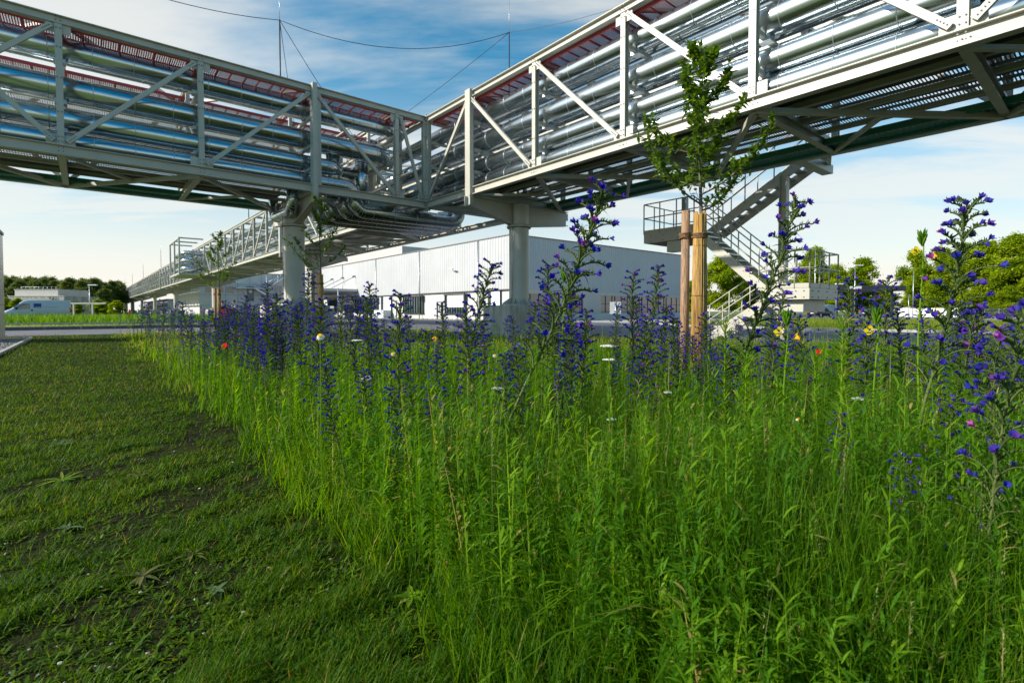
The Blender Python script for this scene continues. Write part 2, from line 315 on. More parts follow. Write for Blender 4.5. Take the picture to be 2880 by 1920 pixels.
def kerb(name, pts, w, h, m):
    mb = MB()
    for a, b in zip(pts, pts[1:]):
        va, vb = Vector((*a, 0)), Vector((*b, 0)); d = vb - va; n = max(1, int(d.length / 1.5))
        for k in range(n): mb.beam(va + d * ((k + 0.006) / n) + Vector((0, 0, h / 2 - 0.03)), va + d * ((k + 0.994) / n) + Vector((0, 0, h / 2 - 0.03)), w, h + 0.06)
    o = mb.build(name, m, None, (0, 0, 0), grid=True); tag(o, kind='structure')
kerb('kerb', [(30, -60), (21.5, -20), (18.9, -8), (19.3, -2), (22, 4), (30, 8), (120, 8)], 0.45, 0.11, MT['kerb'])
kerb('kerb', [(-200, 18.9), (4, 19.1), (9, 24), (9, 120)], 0.2, 0.16, MT['kerbdark'])
kerb('kerb', [(-200, 33.4), (7.5, 33.4)], 0.15, 0.12, MT['kerb'])
kerb('kerb', [(24, 19), (120, 19)], 0.3, 0.12, MT['kerb'])
kerb('lawn_edging', [(-12.3, -60), (-12.3, 6.8), (-13.5, 6.8)], 0.09, 0.07, MT['kerb'])
sheet('gravel_bed', [(-12.96, -60), (-12.33, -60), (-12.33, 6.75), (-12.96, 6.75)], -0.004, MT['stone'])
sheet('car_park', [(55, -60), (160, -60), (160, 6), (55, 6)], -0.02, MT['asphalt_light'])
sheet('car_park_verge', [(93, -60), (94.5, -60), (94.5, 6), (93, 6)], -0.015, MT['turf'])

# ------------------------------------------------------------------ steel bridges
ZB0, ZB1, ZT0, ZT1 = 5.17, 5.44, 8.62, 8.84
ZBM, ZTM = (ZB0 + ZB1) / 2, (ZT0 + ZT1) / 2
WD = 4.67
class Axis:
    """maps (along, across, z) to grid coords"""
    def __init__(s, kind): s.k = kind
    def __call__(s, a, c, z): return (a, c, z) if s.k == 'p' else (c, a, z)
def bolts(mb, pts, nrm, r=0.016):
    mb.cur = 1; n = Vector(nrm)
    for p in pts: p = Vector(p); mb.tube([p - n * 0.004, p + n * 0.016], r, 6, True, False)
    mb.cur = 0
def gusset(ax, a, z, side, w, h, name, par, outn, sgn=1):
    mb = MB(); c = side
    z0, z1 = (z, z + h) if sgn > 0 else (z - h, z)
    vs = [ax(a - w / 2, c - 0.008, z0), ax(a + w / 2, c - 0.008, z0), ax(a + w / 2, c - 0.008, z1), ax(a - w / 2, c - 0.008, z1),
          ax(a - w / 2, c + 0.008, z0), ax(a + w / 2, c + 0.008, z0), ax(a + w / 2, c + 0.008, z1), ax(a - w / 2, c + 0.008, z1)]
    mb.add(vs, [(3, 2, 1, 0), (4, 5, 6, 7), (0, 1, 5, 4), (1, 2, 6, 5), (2, 3, 7, 6), (3, 0, 4, 7)])
    nv = Vector(ax(0, outn, 0)); o = 0.012
    mb.build(name, [MT['steel'], MT['bolt']], par)
def truss(ax, par, posts, diags, a0, a1, towers, near=0.0, far=WD, outn=-1, detail=True):
    fn = 'truss_face'
    for c, nm in ((near, 'near'), (far, 'far')):
        on = outn if nm == 'near' else -outn
        det = detail and nm == 'near'
        mb = MB(); mb.ibeam(ax(a0, c, ZTM), ax(a1, c, ZTM), 0.20, ZT1 - ZT0); mb.build('top_chord', MT['steel'], par)
        mb = MB(); mb.ibeam(ax(a0, c, ZBM), ax(a1, c, ZBM), 0.20, ZB1 - ZB0); mb.build('bottom_chord', MT['steel'], par)
        whole = MB()
        for a in posts:
            tw = any(abs(a - t) < 0.05 for t in towers)
            mb = MB() if nm == 'near' else whole
            if tw and nm == 'near':
                mb.beam(ax(a, c + on * 0.10, ZB0 - 0.35), ax(a, c + on * 0.10, ZT1 + 0.05), 0.30 if ax.k == 'q' else 0.16, 0.16 if ax.k == 'q' else 0.30, ax(0, 1, 0) if ax.k == 'p' else ax(0, 1, 0))
                mb.beam(ax(a + 0.2, c, ZB1), ax(a + 0.2, c, ZT0), 0.12, 0.16, ax(0, 1, 0))
            else:
                mb.ibeam(ax(a, c, ZB1), ax(a, c, ZT0), 0.15, 0.16, ax(0, 1, 0), tf=0.014, tw=0.012)
            if det:
                nv = Vector(ax(0, on, 0))
                bolts(mb, [ax(a + dx, c + on * 0.082, z) for dx in (-0.04, 0.04) for z in (ZB1 + 0.08, ZB1 + 0.2, 6.3, 7.2, 8.0, ZT0 - 0.12)] +
                      [ax(a + dx, c + on * 0.105, z) for dx in (-0.05, 0.05) for z in (ZBM - 0.05, ZBM + 0.05, ZTM - 0.05, ZTM + 0.05)], nv, 0.014)
            if nm == 'near': mb.build('post', [MT['steel'], MT['bolt']], par)
        for (aa, za, ab, zb) in diags:
            mb = MB() if nm == 'near' else whole
            z_a = ZB1 + 0.08 if za == 'b' else ZT0 - 0.08; z_b = ZB1 + 0.08 if zb == 'b' else ZT0 - 0.08
            s = 1 if ab > aa else -1
            p0, p1 = ax(aa + s * 0.14, c + on * 0.085, z_a), ax(ab - s * 0.14, c + on * 0.085, z_b)
            mb.ibeam(p0, p1, 0.12, 0.08, ax(0, 1, 0), tf=0.014, tw=0.05)
            if det and nm == 'near':
                d_ = (Vector(p1) - Vector(p0)).normalized(); bolts(mb, [Vector(e) + d_ * sg * k * .06 + Vector(ax(0, on * .04, 0)) for e, sg in ((p0, 1), (p1, -1)) for k in range(1, 5)], ax(0, on, 0), 0.013)
            if nm == 'near': mb.build('diagonal_brace', [MT['steel'], MT['bolt']], par)
        if nm == 'far' and whole.v: whole.build('rear_lattice', MT['steel'], par)
        if det:
            for a in posts:
                if any(abs(d[0] - a) < .06 and d[1] == 'b' or abs(d[2] - a) < .06 and d[3] == 'b' for d in diags): gusset(ax, a, ZB1 - 0.01, c + on * 0.03, 0.60, 0.28, 'gusset_plate', par, on)
                if any(abs(d[0] - a) < .06 and d[1] == 't' or abs(d[2] - a) < .06 and d[3] == 't' for d in diags): gusset(ax, a, ZT0 + 0.01, c + on * 0.03, 0.52, 0.26, 'gusset_plate', par, on, -1)
def floor(ax, par, posts, a0, a1, far=WD):
    for i, a in enumerate(posts):
        mb = MB(); mb.ibeam(ax(a, 0.11, ZBM - 0.02), ax(a, far - 0.11, ZBM - 0.02), 0.16, 0.22); mb.build('cross_beam', MT['steel'], par)
        mb = MB(); mb.ibeam(ax(a, 0.11, ZTM), ax(a, far - 0.11, ZTM), 0.14, 0.16); mb.build('roof_beam', MT['steel'], par)
        # arms that carry the pipes
        mb = MB()
        for z in (5.46, 6.03, 6.82, 7.82): mb.beam(ax(a, 0.1, z), ax(a, far - 0.1, z), 0.10, 0.10)
        mb.beam(ax(a, 2.55, ZB1), ax(a, 2.55, ZT0), 0.12, 0.12, ax(1, 0, 0)); mb.build('pipe_bracket', MT['steel'], par)
    for k, (a, b) in enumerate(zip(posts, posts[1:])):
        m_ = (a + b) / 2; c0, c1 = (0.12, far - 0.12) if k % 2 == 0 else (far - .12, .12)
        mb = MB(); mb.beam(ax(a, c0, ZB0 + 0.02), ax(b, c1, ZB0 + 0.02), 0.12, 0.12); mb.build('floor_brace', MT['steel'], par)
        if len(posts) < 20: mb = MB(); mb.beam(ax(a, c1, ZB0 + 0.035), ax(m_ + (b - a) * .0, far / 2 + (c1 - far / 2) * .06, ZB0 + 0.035), 0.10, 0.08); mb.build('floor_brace', MT['steel'], par)
        mb = MB(); mb.beam(ax(a, c1, ZTM + 0.03), ax(b, c0, ZTM + 0.03), 0.10, 0.09); mb.build('roof_brace', MT['steel'], par)
    mb = MB()
    for c in (1.25, 2.3, 3.4): mb = MB(); mb.ibeam(ax(a0, c, ZB1 + 0.01), ax(a1, c, ZB1 + 0.01), 0.10, 0.12); mb.build('floor_joist', MT['steel'], par)
def slab(ax, a0, a1, c0, c1, z, t, mb):
    p, q = ax(a0, c0, z), ax(a1, c1, z + t); mb.box((min(p[0], q[0]), min(p[1], q[1]), z), (max(p[0], q[0]), max(p[1], q[1]), z + t))
def tray(ax, a0, a1, c0, c1, z, hr, rungs, name, label, cat, group, msheet, mrail, rail=True):
    o3 = ax(a0, (c0 + c1) / 2, z); t = thing(name, label, cat, o3, group)
    mb = MB(); c = [ax(a0, c0, z), ax(a1, c0, z), ax(a1, c1, z), ax(a0, c1, z)]; mb.add(c, [(0, 1, 2, 3)]); b = mb.build('tray_base', msheet, t)
    if ax.k == 'q': pass
    mb = MB()
    for cc in (c0, c1): slab(ax, a0, a1, cc - 0.02, cc + 0.02, z - hr * 0.35, hr, mb)
    mb.build('side_rail', mrail, t)
    if rungs:
        mb = MB(); n = int(abs(a1 - a0) / rungs)
        for k in range(n): a = a0 + (a1 - a0) * (k + .5) / n; mb.beam(ax(a, c0, z - 0.03), ax(a, c1, z - 0.03), 0.035, 0.04)
        mb.build('rung', mrail, t)
    return t
def pipe_path(pts, r_bend):
    """rounds the corners of a polyline"""
    P = [Vector(p) for p in pts]; o = [P[0]]
    for i in range(1, len(P) - 1):
        a, b = (P[i - 1] - P[i]), (P[i + 1] - P[i]); ra = min(r_bend, a.length * .49, b.length * .49); a.normalize(); b.normalize(); s, e = P[i] + a * ra, P[i] + b * ra; c = P[i] + (a + b) * ra
        for k in range(9):
            th = k / 8 * math.pi / 2; o.append(c - b * ra * math.cos(th) - a * ra * math.sin(th))
    o.append(P[-1]); return o
def pipe(pts, r, label, group, bend=0.5, seam=1.0, clamps=None, name='insulated_pipe'):
    pp = pipe_path(pts, bend) if len(pts) > 2 else [Vector(p) for p in pts]
    t = thing(name, label, 'pipe', tuple(pp[0]), group)
    mb = MB(); q = []
    for a, b in zip(pp, pp[1:]):
        n = max(1, int((b - a).length / 6)); q += [a + (b - a) * (k / n) for k in range(n)]
    q.append(pp[-1]); mb.tube(q, r, 24); mb.build('jacket', MT['galv'], t)
    mb = MB(); acc = 0.35
    for a, b in zip(pp, pp[1:]):
        L = (b - a).length; d = (b - a).normalized(); short = L < 0.3
        if short and L > 0.02:
            mb.tube([a - d * 0.006, a + d * 0.006], r + 0.004, 24); continue
        while acc < L:
            x = a + d * acc; mb.tube([x - d * 0.010, x + d * 0.010], r + 0.0045, 24); acc += seam
        acc -= L
        if acc < 0: acc = .2
    if mb.v: mb.build('seam_band', MT['galv2'], t)
    if clamps:
        mb = MB()
        for a in clamps:
            x, y, z = a; mb.box((x - 0.13, y - 0.13, z - r - 0.10), (x + 0.13, y + 0.13, z - r + 0.02)); 
        mb.build('pipe_shoe', MT['galv2'], t)
    return t
AX_A, AX_B = Axis('p'), Axis('q')
# --- bridge A (left)
postsA = [-13.0 - 3.3, -11.2 - 3.35 + 0.05, -11.2, -7.94, -4.55, -1.35, -0.12]; postsA = [-14.5, -11.2, -7.94, -4.55, -1.35, -0.13]
diagA = [(-14.5, 'b', -11.2, 't'), (-14.5, 't', -11.2, 'b'), (-11.2, 'b', -7.94, 't'), (-7.94, 'b', -4.55, 't'), (-4.55, 't', -1.35, 'b'), (-1.35, 't', -0.13, 'b')]
TA = thing('pipe_bridge', 'cream steel pipe bridge crossing the left half of the picture, ending at the inner corner', 'pipe bridge', (-6, 0, ZB0))
truss(AX_A, TA, postsA, diagA, -16.0, 0.0, [-4.55]); floor(AX_A, TA, postsA, -16.0, -0.1)
mb = MB(); slab(AX_A, -16, -4.8, 0.25, 1.9, ZB1 + 0.10, 0.02, mb); slab(AX_A, -16, -4.8, 2.5, 3.7, ZB1 + 0.10, 0.02, mb); mb.build('floor_plate', MT['floorp'], TA)
mb = MB(); mb.add([(-16, 1.9, ZB1 + .11), (-4.8, 1.9, ZB1 + .11), (-4.8, 2.5, ZB1 + .11), (-16, 2.5, ZB1 + .11)], [(0, 1, 2, 3)]); mb.build('floor_grating', MT['grate'], TA)
# --- bridge B (right)
postsB = [-0.15, -3.14, -6.55, -9.95, -13.28, -16.6, -19.95, -23.3, -26.6, -30]
diagB = [(-0.15, 'b', -3.14, 't'), (-3.14, 't', -6.55, 'b'), (-6.55, 't', -9.95, 'b'), (-9.95, 't', -13.28, 'b'), (-13.28, 't', -16.6, 'b'), (-16.6, 'b', -19.95, 't'), (-19.95, 'b', -23.3, 't'), (-23.3, 'b', -26.6, 't'), (-26.6, 't', -30, 'b')]
TB = thing('pipe_bridge', 'cream steel pipe bridge rising over the right half of the picture with sunlit pipes', 'pipe bridge', (0, -15, ZB0))
truss(AX_B, TB, postsB, diagB, 0.0, -31, [-3.14]); floor(AX_B, TB, postsB, -0.1, -31)
mb = MB(); slab(AX_B, -31, -1, 0.25, 1.9, ZB1 + 0.10, 0.02, mb); slab(AX_B, -31, -1, 2.5, 2.9, ZB1 + 0.10, 0.02, mb); mb.build('floor_plate', MT['floorp'], TB)
for c0, c1 in ((1.9, 2.5), (2.9, 3.7)): mb = MB(); mb.add([(c0, -31, ZB1 + .11), (c1, -31, ZB1 + .11), (c1, -1, ZB1 + .11), (c0, -1, ZB1 + .11)], [(0, 1, 2, 3)]); mb.build('floor_grating', perfmat('floor_grating_b', (0.23, 0.24, 0.26), 0.45, 0.06, 0.27), TB)
# --- bridge C (far)
step = 3.84; postsC = [WD + 0.1 + i * step for i in range(66)]
towC = [postsC[4], postsC[14], postsC[24], postsC[34], postsC[44], postsC[54], postsC[64]]
diagC = []
for i in range(65):
    a, b = postsC[i], postsC[i + 1]; k = (i - 4) % 10
    if k < 5: diagC.append((a, 't', b, 'b'))
    else: diagC.append((a, 'b', b, 't'))
TC = thing('pipe_bridge', 'long pipe bridge running far away to the left behind the flowers', 'pipe bridge', (0, WD + 0.1, ZB0))
truss(AX_B, TC, postsC, diagC, WD + .05, 255, towC, detail=False); floor(AX_B, TC, postsC[:40], WD + 0.05, 255)
mb = MB(); slab(AX_B, WD, 255, 0.3, 4.2, ZB1 + 0.10, 0.03, mb); mb.build('floor_plate', MT['panel'], TC)
# junction frame between the bridges
TJ = thing('bridge_junction', 'square steel frame with ladder posts where the pipe bridges meet', 'pipe bridge', (0.1, 0.1, ZB0))
mb = MB()
for c in (0.0,): mb.ibeam((c, 0.14, ZBM), (c, WD, ZBM), 0.2, 0.26); mb.ibeam((c, 0.14, ZTM), (c, WD, ZTM), 0.2, 0.2)
mb.ibeam((0.12, 0.0, ZBM), (WD, 0.0, ZBM), 0.2, 0.26); mb.ibeam((0.12, 0.0, ZTM), (WD, 0.0, ZTM), 0.2, 0.2); mb.ibeam((WD, 0.1, ZBM), (WD, WD, ZBM), 0.2, 0.26); mb.ibeam((WD, 0.1, ZTM), (WD, WD, ZTM), 0.2, 0.2)
mb.build('edge_beam', MT['steel'], TJ)
for x, y in ((0.0, 0.0), (0.0, 2.4), (2.3, 0.02), (WD, 0), (WD, WD), (0.0, WD - .1), (-0.9, 3.4), (-2.2, 3.6)):
    mb = MB(); mb.ibeam((x, y, ZB0 - (0.1 if x == y == 0 else -.27)), (x, y, ZT0 + (0.3 if x == y == 0 else 0)), 0.2, 0.2, (0, 1, 0), tf=0.016, tw=0.014); mb.build('post', MT['steel'], TJ)
mb = MB()
for x in (-1.9, -1.45, -1.05, -0.6):
    mb.beam((x, 2.2, ZB1), (x, 2.2, ZT0), 0.05, 0.07); mb.beam((x, 2.7, ZB1), (x, 2.7, ZT0), 0.05, 0.07)
for k in range(9): mb.beam((-2.0, 2.2, ZB1 + 0.25 + k * 0.36), (-0.5, 2.2, ZB1 + 0.25 + k * 0.36), 0.03, 0.03)
mb.build('ladder_rack', MT['galv2'], TJ)
mb = MB()
for k in range(7): mb.beam((-2.6, 1.0 + .0 * k, ZB1 + 0.3 + k * 0.42), (-2.6, 3.9, ZB1 + 0.3 + k * 0.42), 0.05, 0.05)
mb.build('cross_rail', MT['steel'], TJ)
# pipes
ZA = (8.24, 7.17, 6.33, 5.72); RA = (0.30, 0.335, 0.28, 0.28); lv = ('topmost', 'second', 'third', 'lowest')
ends = [[(-0.75, 4.3)], [(-1.45, 4.3)], [(-3.35, 2.4)], None]
for i in range(4):
    z, r = ZA[i], RA[i]; q = 0.72
    cl = [(a, q, z) for a in postsA[1:4]]
    if i < 3: pts = [(-15.6, q, z), (ends[i][0][0], q, z), (ends[i][0][0], ends[i][0][1], z)]
    else: pts = [(-15.6, q, z), (-2.75, q, z), (-2.75, q, 4.86), (2.05, q, 4.86), (2.05, q, 5.95)]
    pipe(pts, r if i < 3 else 0.27, 'silver insulated pipe, %s of the front row in the left bridge%s' % (lv[i], ', dipping under the corner' if i == 3 else ''), 'front pipes in the left bridge', bend=0.45 if i < 3 else 0.62, seam=0.95, clamps=cl)
for i in range(4):
    z = ZA[i] + 0.07; pipe([(-15.6, 1.36, z), (-3.0 + 0.3 * i, 1.36, z)], RA[i] * .80, 'silver insulated pipe, %s of the rear row in the left bridge' % lv[i], 'rear pipes in the left bridge', seam=1.0)
ZP = (8.12, 7.16, 6.30, 5.70); RB = (0.295, 0.325, 0.29, 0.285)
for i in range(4):
    cl = [(0.55, a, ZP[i]) for a in postsB[1:8]]
    pipe([(0.55, -31, ZP[i]), (0.55, 0.2, ZP[i])], RB[i], 'silver insulated pipe, %s of the front row in the right bridge' % lv[i], 'front pipes in the right bridge', seam=1.0, clamps=cl)
    for a in postsB[1:8]:
        pass
    pipe([(1.22, -31, ZP[i] + 0.03), (1.22, 0.2, ZP[i] + 0.03)], 0.16, 'thinner silver pipe, %s of the rear row in the right bridge' % lv[i], 'rear pipes in the right bridge', seam=1.1)
    pipe([(0.62, 0.3, ZP[i]), (0.62, 252, ZP[i])], RB[i], 'long silver pipe, %s of four in the far bridge' % lv[i], 'pipes in the far bridge', seam=1.9)
# broad collars on pipes of bridge B
for i in range(3):
    q = 1.5 + 0.78 * i; x0, x1 = -2.9 - 0.25 * i, 2.2
    pipe([(x0, q, 5.6), (x0, q, 4.86 - 0.02 * i), (x1, q, 4.86 - 0.02 * i), (x1, q, 5.6)], 0.27, 'silver pipe loop under the corner, %s behind the first dipping pipe' % ('next', 'third', 'last')[i], 'pipe loops hanging under the corner', bend=0.6, seam=0.8)
pipe([(-3.5, 0.95, 7.25), (-3.5, 0.95, 5.2)], 0.25, 'upright silver pipe left of the corner, dropping through the floor', 'upright pipes at the corner', seam=.8)
pipe([(-2.2, 1.35, 7.25), (-2.2, 1.35, 5.2)], 0.25, 'upright silver pipe nearest the corner ladders, dropping through the floor', 'upright pipes at the corner', seam=.8)
pipe([(-4.9, 1.2, 5.5), (-4.9, 1.2, 4.7), (-4.9, 3.6, 4.7), (-4.9, 3.6, 5.5)], 0.2, 'small silver U-shaped pipe bend under the left bridge beside the round column', 'small pipe bends', bend=.4, seam=.5)
# cable trays
RG = 'red cable trays'
tray(AX_A, -15.8, -0.3, 0.16, 0.92, 8.62, 0.09, 0.40, 'cable_tray', 'dark red perforated cable tray nearest the front under the top of the left bridge', 'cable tray', RG, MT['red'], MT['redrail'])
tray(AX_A, -15.8, -0.3, 3.2, 4.3, 8.52, 0.10, 0.40, 'cable_tray', 'dark red cable tray at the back of the left bridge, seen between the pipes', 'cable tray', RG, MT['red'], MT['redrail'])
tray(AX_B, -31, -0.3, 0.14, 0.88, 8.57, 0.11, 0.40, 'cable_tray', 'pinkish red cable tray nearest the front under the top of the right bridge', 'cable tray', RG, MT['red'], MT['redrail'])
tray(AX_B, -31, -0.3, 2.9, 3.7, 8.50, 0.11, 0.40, 'cable_tray', 'red cable tray at the back of the right bridge, seen between the pipes', 'cable tray', RG, MT['red'], MT['redrail'])
tray(AX_B, 5, 250, 1.0, 1.6, 8.5, 0.12, None, 'cable_tray', 'red cable tray along the top of the far bridge', 'cable tray', RG, MT['redrail'], MT['redrail'])
tray(AX_A, -15.8, -4.6, 3.75, 4.5, 5.26, 0.16, None, 'cable_tray', 'green cable tray along the far underside of the left bridge', 'cable tray', 'green cable trays', MT['green'], MT['greenrail'])
tray(AX_B, -31, -0.6, 3.75, 4.5, 5.26, 0.16, None, 'cable_tray', 'green cable tray along the far underside of the right bridge', 'cable tray', 'green cable trays', MT['green'], MT['greenrail'])
tray(AX_A, -15.8, -3.6, 3.7, 4.4, 7.72, 0.06, None, 'cable_tray', 'grey punched cable tray behind the pipes of the left bridge', 'cable tray', 'grey cable trays', MT['tray'], MT['galv2'])
tray(AX_B, -31, -3.0, 3.7, 4.4, 7.85, 0.06, None, 'cable_tray', 'grey punched cable tray behind the pipes of the right bridge', 'cable tray', 'grey cable trays', MT['tray'], MT['galv2'])
# small details: valve taps under the loops
mb = MB()
for i, (x, y) in enumerate(((-1.6, 3.3), (-1.35, 3.25), (-1.1, 3.2), (-0.85, 3.15), (-.1, 2.6), (0.4, 1.7))): pass

# supports: columns on plinths
def tower(p, q, axis, label, glabel, full=True, far=False, half=2.34, r=0.385):
    """axis: direction of the crosshead ('p' or 'q'); (p,q) is the column"""
    ztop, zfl, zpl = ZB0 - 0.05, 4.26, 1.22
    t = thing('bridge_column', label, 'column', (p, q, 0), glabel)
    A = (lambda u, z: (p + u, q, z)) if axis == 'p' else (lambda u, z: (p, q + u, z))
    n = Vector((0, 1, 0)) if axis == 'p' else Vector((1, 0, 0))
    mb = MB(); pr = [(-half - .1, ztop), (-half - .1, ztop - 0.32), (-0.45, zfl + 0.06), (0.45, zfl + 0.06), (half + .25, ztop - 0.55), (half + .25, ztop)]
    if far: pr = [(-half - .1, ztop), (-half - .1, ztop - 0.25), (-0.5, zfl), (0.5, zfl), (half, ztop - 0.25), (half, ztop)]
    vs = [Vector(A(u, z)) + n * s for s in (-0.015, 0.015) for u, z in pr]; k = len(pr)
    mb.add(vs, [tuple(range(k)), tuple(range(2 * k - 1, k - 1, -1))] + [(i, k + i, k + (i + 1) % k, (i + 1) % k) for i in range(k)])
    for (u0, z0), (u1, z1) in zip(pr[:5], pr[1:6]):
        if abs(u0 - u1) > 0.2: mb.beam(A(u0, z0), A(u1, z1), 0.28, 0.025, n if False else (0, 0, 1))
    mb.beam(A(pr[0][0], ztop), A(pr[5][0], ztop), 0.3, 0.025)
    for u in (pr[0][0] + .02, pr[5][0] - 0.02, pr[5][0] - 0.3): mb.beam(A(u, ztop - 0.02), A(u, ztop - 0.32), 0.28, 0.02, A(1, 0) if False else (1, 0, 0) if axis == 'q' else (0, 1, 0))
    mb.build('crosshead', MT['steel'], t)
    mb = MB(); mb.tube([(p, q, zpl), (p, q, zfl)], r, 40, False); mb.tube([(p, q, zfl), (p, q, ztop - 0.02)], r * 0.985, 40, False); mb.build('shaft', MT['steel'], t)
    mb = MB(); mb.tube([(p, q, zfl - 0.035), (p, q, zfl + 0.035)], r + 0.09, 40)
    if not far: bolts(mb, [(p + (r + .05) * math.cos(a), q + (r + .05) * math.sin(a), zfl - 0.06) for a in [i * math.pi / 16 for i in range(32)]], (0, 0, 1), 0.02); bolts(mb, [(p + (r + .05) * math.cos(a), q + (r + .05) * math.sin(a), zfl + 0.04) for a in [i * math.pi / 16 for i in range(32)]], (0, 0, 1), 0.02)
    mb.build('bolted_flange', [MT['steel'], MT['bolt']], t)
    mb = MB(); mb.tube([(p, q, zpl + 0.002), (p, q, zpl + 0.05)], r + 0.28, 40)
    for a in [i * math.pi / 6 for i in range(12)]:
        d = Vector((math.cos(a), math.sin(a), 0)); c = Vector((p, q, 0)); s = Vector((-d.y, d.x, 0)) * 0.01
        f = [c + d * r + Vector((0, 0, zpl + .05)), c + d * (r + .26) + Vector((0, 0, zpl + .05)), c + d * (r + .26) + Vector((0, 0, zpl + .1)), c + d * r + Vector((0, 0, zpl + .28))]
        mb.add([x - s for x in f] + [x + s for x in f], [(3, 2, 1, 0), (4, 5, 6, 7), (1, 2, 6, 5), (2, 3, 7, 6)])
    mb.build('base_plate', MT['steel'], t)
    mb = MB(); w = 1.0; b = 0.03; vs = []
    for z, e in ((-0.2, 0), (zpl - b, 0), (zpl, b)):
        vs += [(p - w + e, q - w + e, z), (p + w - e, q - w + e, z), (p + w - e, q + w - e, z), (p - w + e, q + w - e, z)]
    mb.add(vs, [(i + 4 * l, (i + 1) % 4 + 4 * l, (i + 1) % 4 + 4 * l + 4, i + 4 * l + 4) for l in range(2) for i in range(4)] + [(8, 9, 10, 11)]); mb.build('plinth', MT['conc'], t)
    if not far:
        mb = MB(); mb.tube([(p - r - 0.06, q - 0.12, zpl), (p - r - 0.06, q - 0.12, ztop)], 0.014, 6); mb.build('earthing_rod', MT['galv2'], t)
    return t
tA = tower(-4.55, 2.25, 'q', 'thick cream column on a concrete plinth under the left bridge', 'bridge columns')
tB = tower(2.25, -3.14, 'p', 'thick cream column on a streaked plinth with a small blue plate, near the picture centre', 'bridge columns')
mb = MB(); mb.box((1.238, -3.9, 0.62), (1.249, -3.68, 0.84)); mb.cur = 1
for y in (-3.84, -3.75): mb.box((1.232, y, 0.68), (1.238, y + 0.03, 0.79))
mb.build('blue_plate', [MT['signblue'], MT['plate']], tB, origin=(2.25, -3.14, 0))
cl_ = ('cream column of the far bridge, just right of the thick left column', 'cream column of the far bridge, second one away', 'cream column of the far bridge, third one away', 'cream column of the far bridge, fourth one away', 'cream column of the far bridge, fifth one away', 'cream column of the far bridge, sixth one away', 'cream column of the far bridge, farthest one')
for i, a in enumerate(towC): tower(2.34, a, 'p', cl_[i], 'bridge columns', far=True)

# expansion boxes on the far bridge
def exp_box(q0, q1, w, label):
    t = thing('expansion_frame', label, 'steel frame', (-w, q0, ZB0), 'pipe expansion frames on the far bridge')
    mb = MB(); z0, z1 = 5.3, 9.35
    for z in (z0, z1):
        mb.beam((-w, q0, z), (-w, q1, z), 0.16, 0.16)
        for q in (q0, (q0 + q1) / 2, q1): mb.beam((-w, q, z), (-.12, q, z), 0.15, 0.15)
    mb.build('edge_beam', MT['galv2'] if q0 > 200 else MT['steel'], t)
    for q in (q0, (q0 + q1) / 2, q1): mb = MB(); mb.beam((-w, q, z0), (-w, q, z1), 0.16, 0.16, (0, 1, 0)); mb.build('post', MT['steel'], t)
    mb = MB(); mb.box((-w, q0, z0 - 0.14), (-0.1, q1, z0 - 0.09)); mb.build('floor_plate', MT['panel'], t)
    for i, z in enumerate((7.75, 6.85, 5.95)):
        pipe([(-0.2, q0 + 0.8, z), (-w + .6, q0 + 0.8, z), (-w + .6, q1 - 0.8, z), (-0.2, q1 - 0.8, z)], 0.3, 'silver pipe bend, %s of three in the %s' % (('topmost', 'middle', 'lowest')[i], 'nearer expansion frame' if q0 < 100 else 'farthest expansion frame'), 'pipe bends in expansion frames', bend=0.6, seam=1.2)
exp_box(postsC[12], postsC[12] + 8.0, 2.5, 'open steel frame holding pipe bends, sticking out of the far bridge')
exp_box(243, 256, 4.0, 'farthest open steel frame with pipe bends at the end of the far bridge')

# lightning masts and wires
def mast(pos, h, label, r=0.035):
    t = thing('lightning_mast', label, 'mast', pos, 'lightning masts', grid=False)
    mb = MB(); x, y, z = pos; mb.tube([(x, y, z), (x, y, z + h)], [r, r * .8], 6); mb.build('pole', MT['dark'], t)
    mb = MB(); mb.tube([(x, y, z + h), (x, y, z + h + h * 0.3)], [r * 0.35, r * .25], 5); mb.build('tip', MT['galv2'], t)
m1 = Lw(-4.3, WD, 8.8); h1 = 13.2 - 8.8; m2 = Lw(4.67, 0.4, 8.8); h2 = 14.0 - 8.8
mast(tuple(m1), h1, 'dark lightning mast standing on the left bridge'); mast(tuple(m2), h2, 'dark lightning mast standing behind the bridge corner')
m3 = Lw(4.6, 30, 8.8); mast(tuple(m3), 4.5, 'pale thin lightning mast between the two dark ones')
for i, (q, nm) in enumerate(((30, 'small lightning mast above the leafy third tree'), (towC[2], 'small lightning mast over the far bridge, fourth from its near end'), (towC[3], 'small lightning mast over the far bridge, fifth from its near end'), (towC[4], 'small lightning mast over the far bridge, sixth from its near end'), (towC[5], 'tiny lightning mast near the far end of the far bridge'))):
    mast(tuple(Lw(0.1, q, 8.84)), 3.4, nm)
def wire(a, b, sag, label, r=0.014):
    mb = MB(); a, b = Vector(a), Vector(b); pts = []
    for k in range(25): s = k / 24; p = a.lerp(b, s); p.z -= sag * 4 * s * (1 - s); pts.append(p)
    mb.tube(pts, r, 5); o = mb.build('overhead_wire', MT['dark'], None, tuple(a)); tag(o, label, 'wire', 'lightning protection wires')
T1, T2, T3 = m1 + Vector((0, 0, h1)), m2 + Vector((0, 0, h2)), m3 + Vector((0, 0, 4.5))
wire(T1, T2, 0.95, 'sagging dark wire between the two lightning masts')
wire(T1, px2w(-60, 15, -190), 0.5, 'dark wire from the left lightning mast up to the top edge')
wire(T1, Lw(-1.0, WD, 8.9), 0.1, 'taut wire from the left lightning mast down to the bridge, the steeper one')
wire(T1, T3, 0.25, 'thin wire from the left lightning mast towards the pale mast')
wire(T2, T3, 0.6, 'wire from the right lightning mast down towards the pale mast')
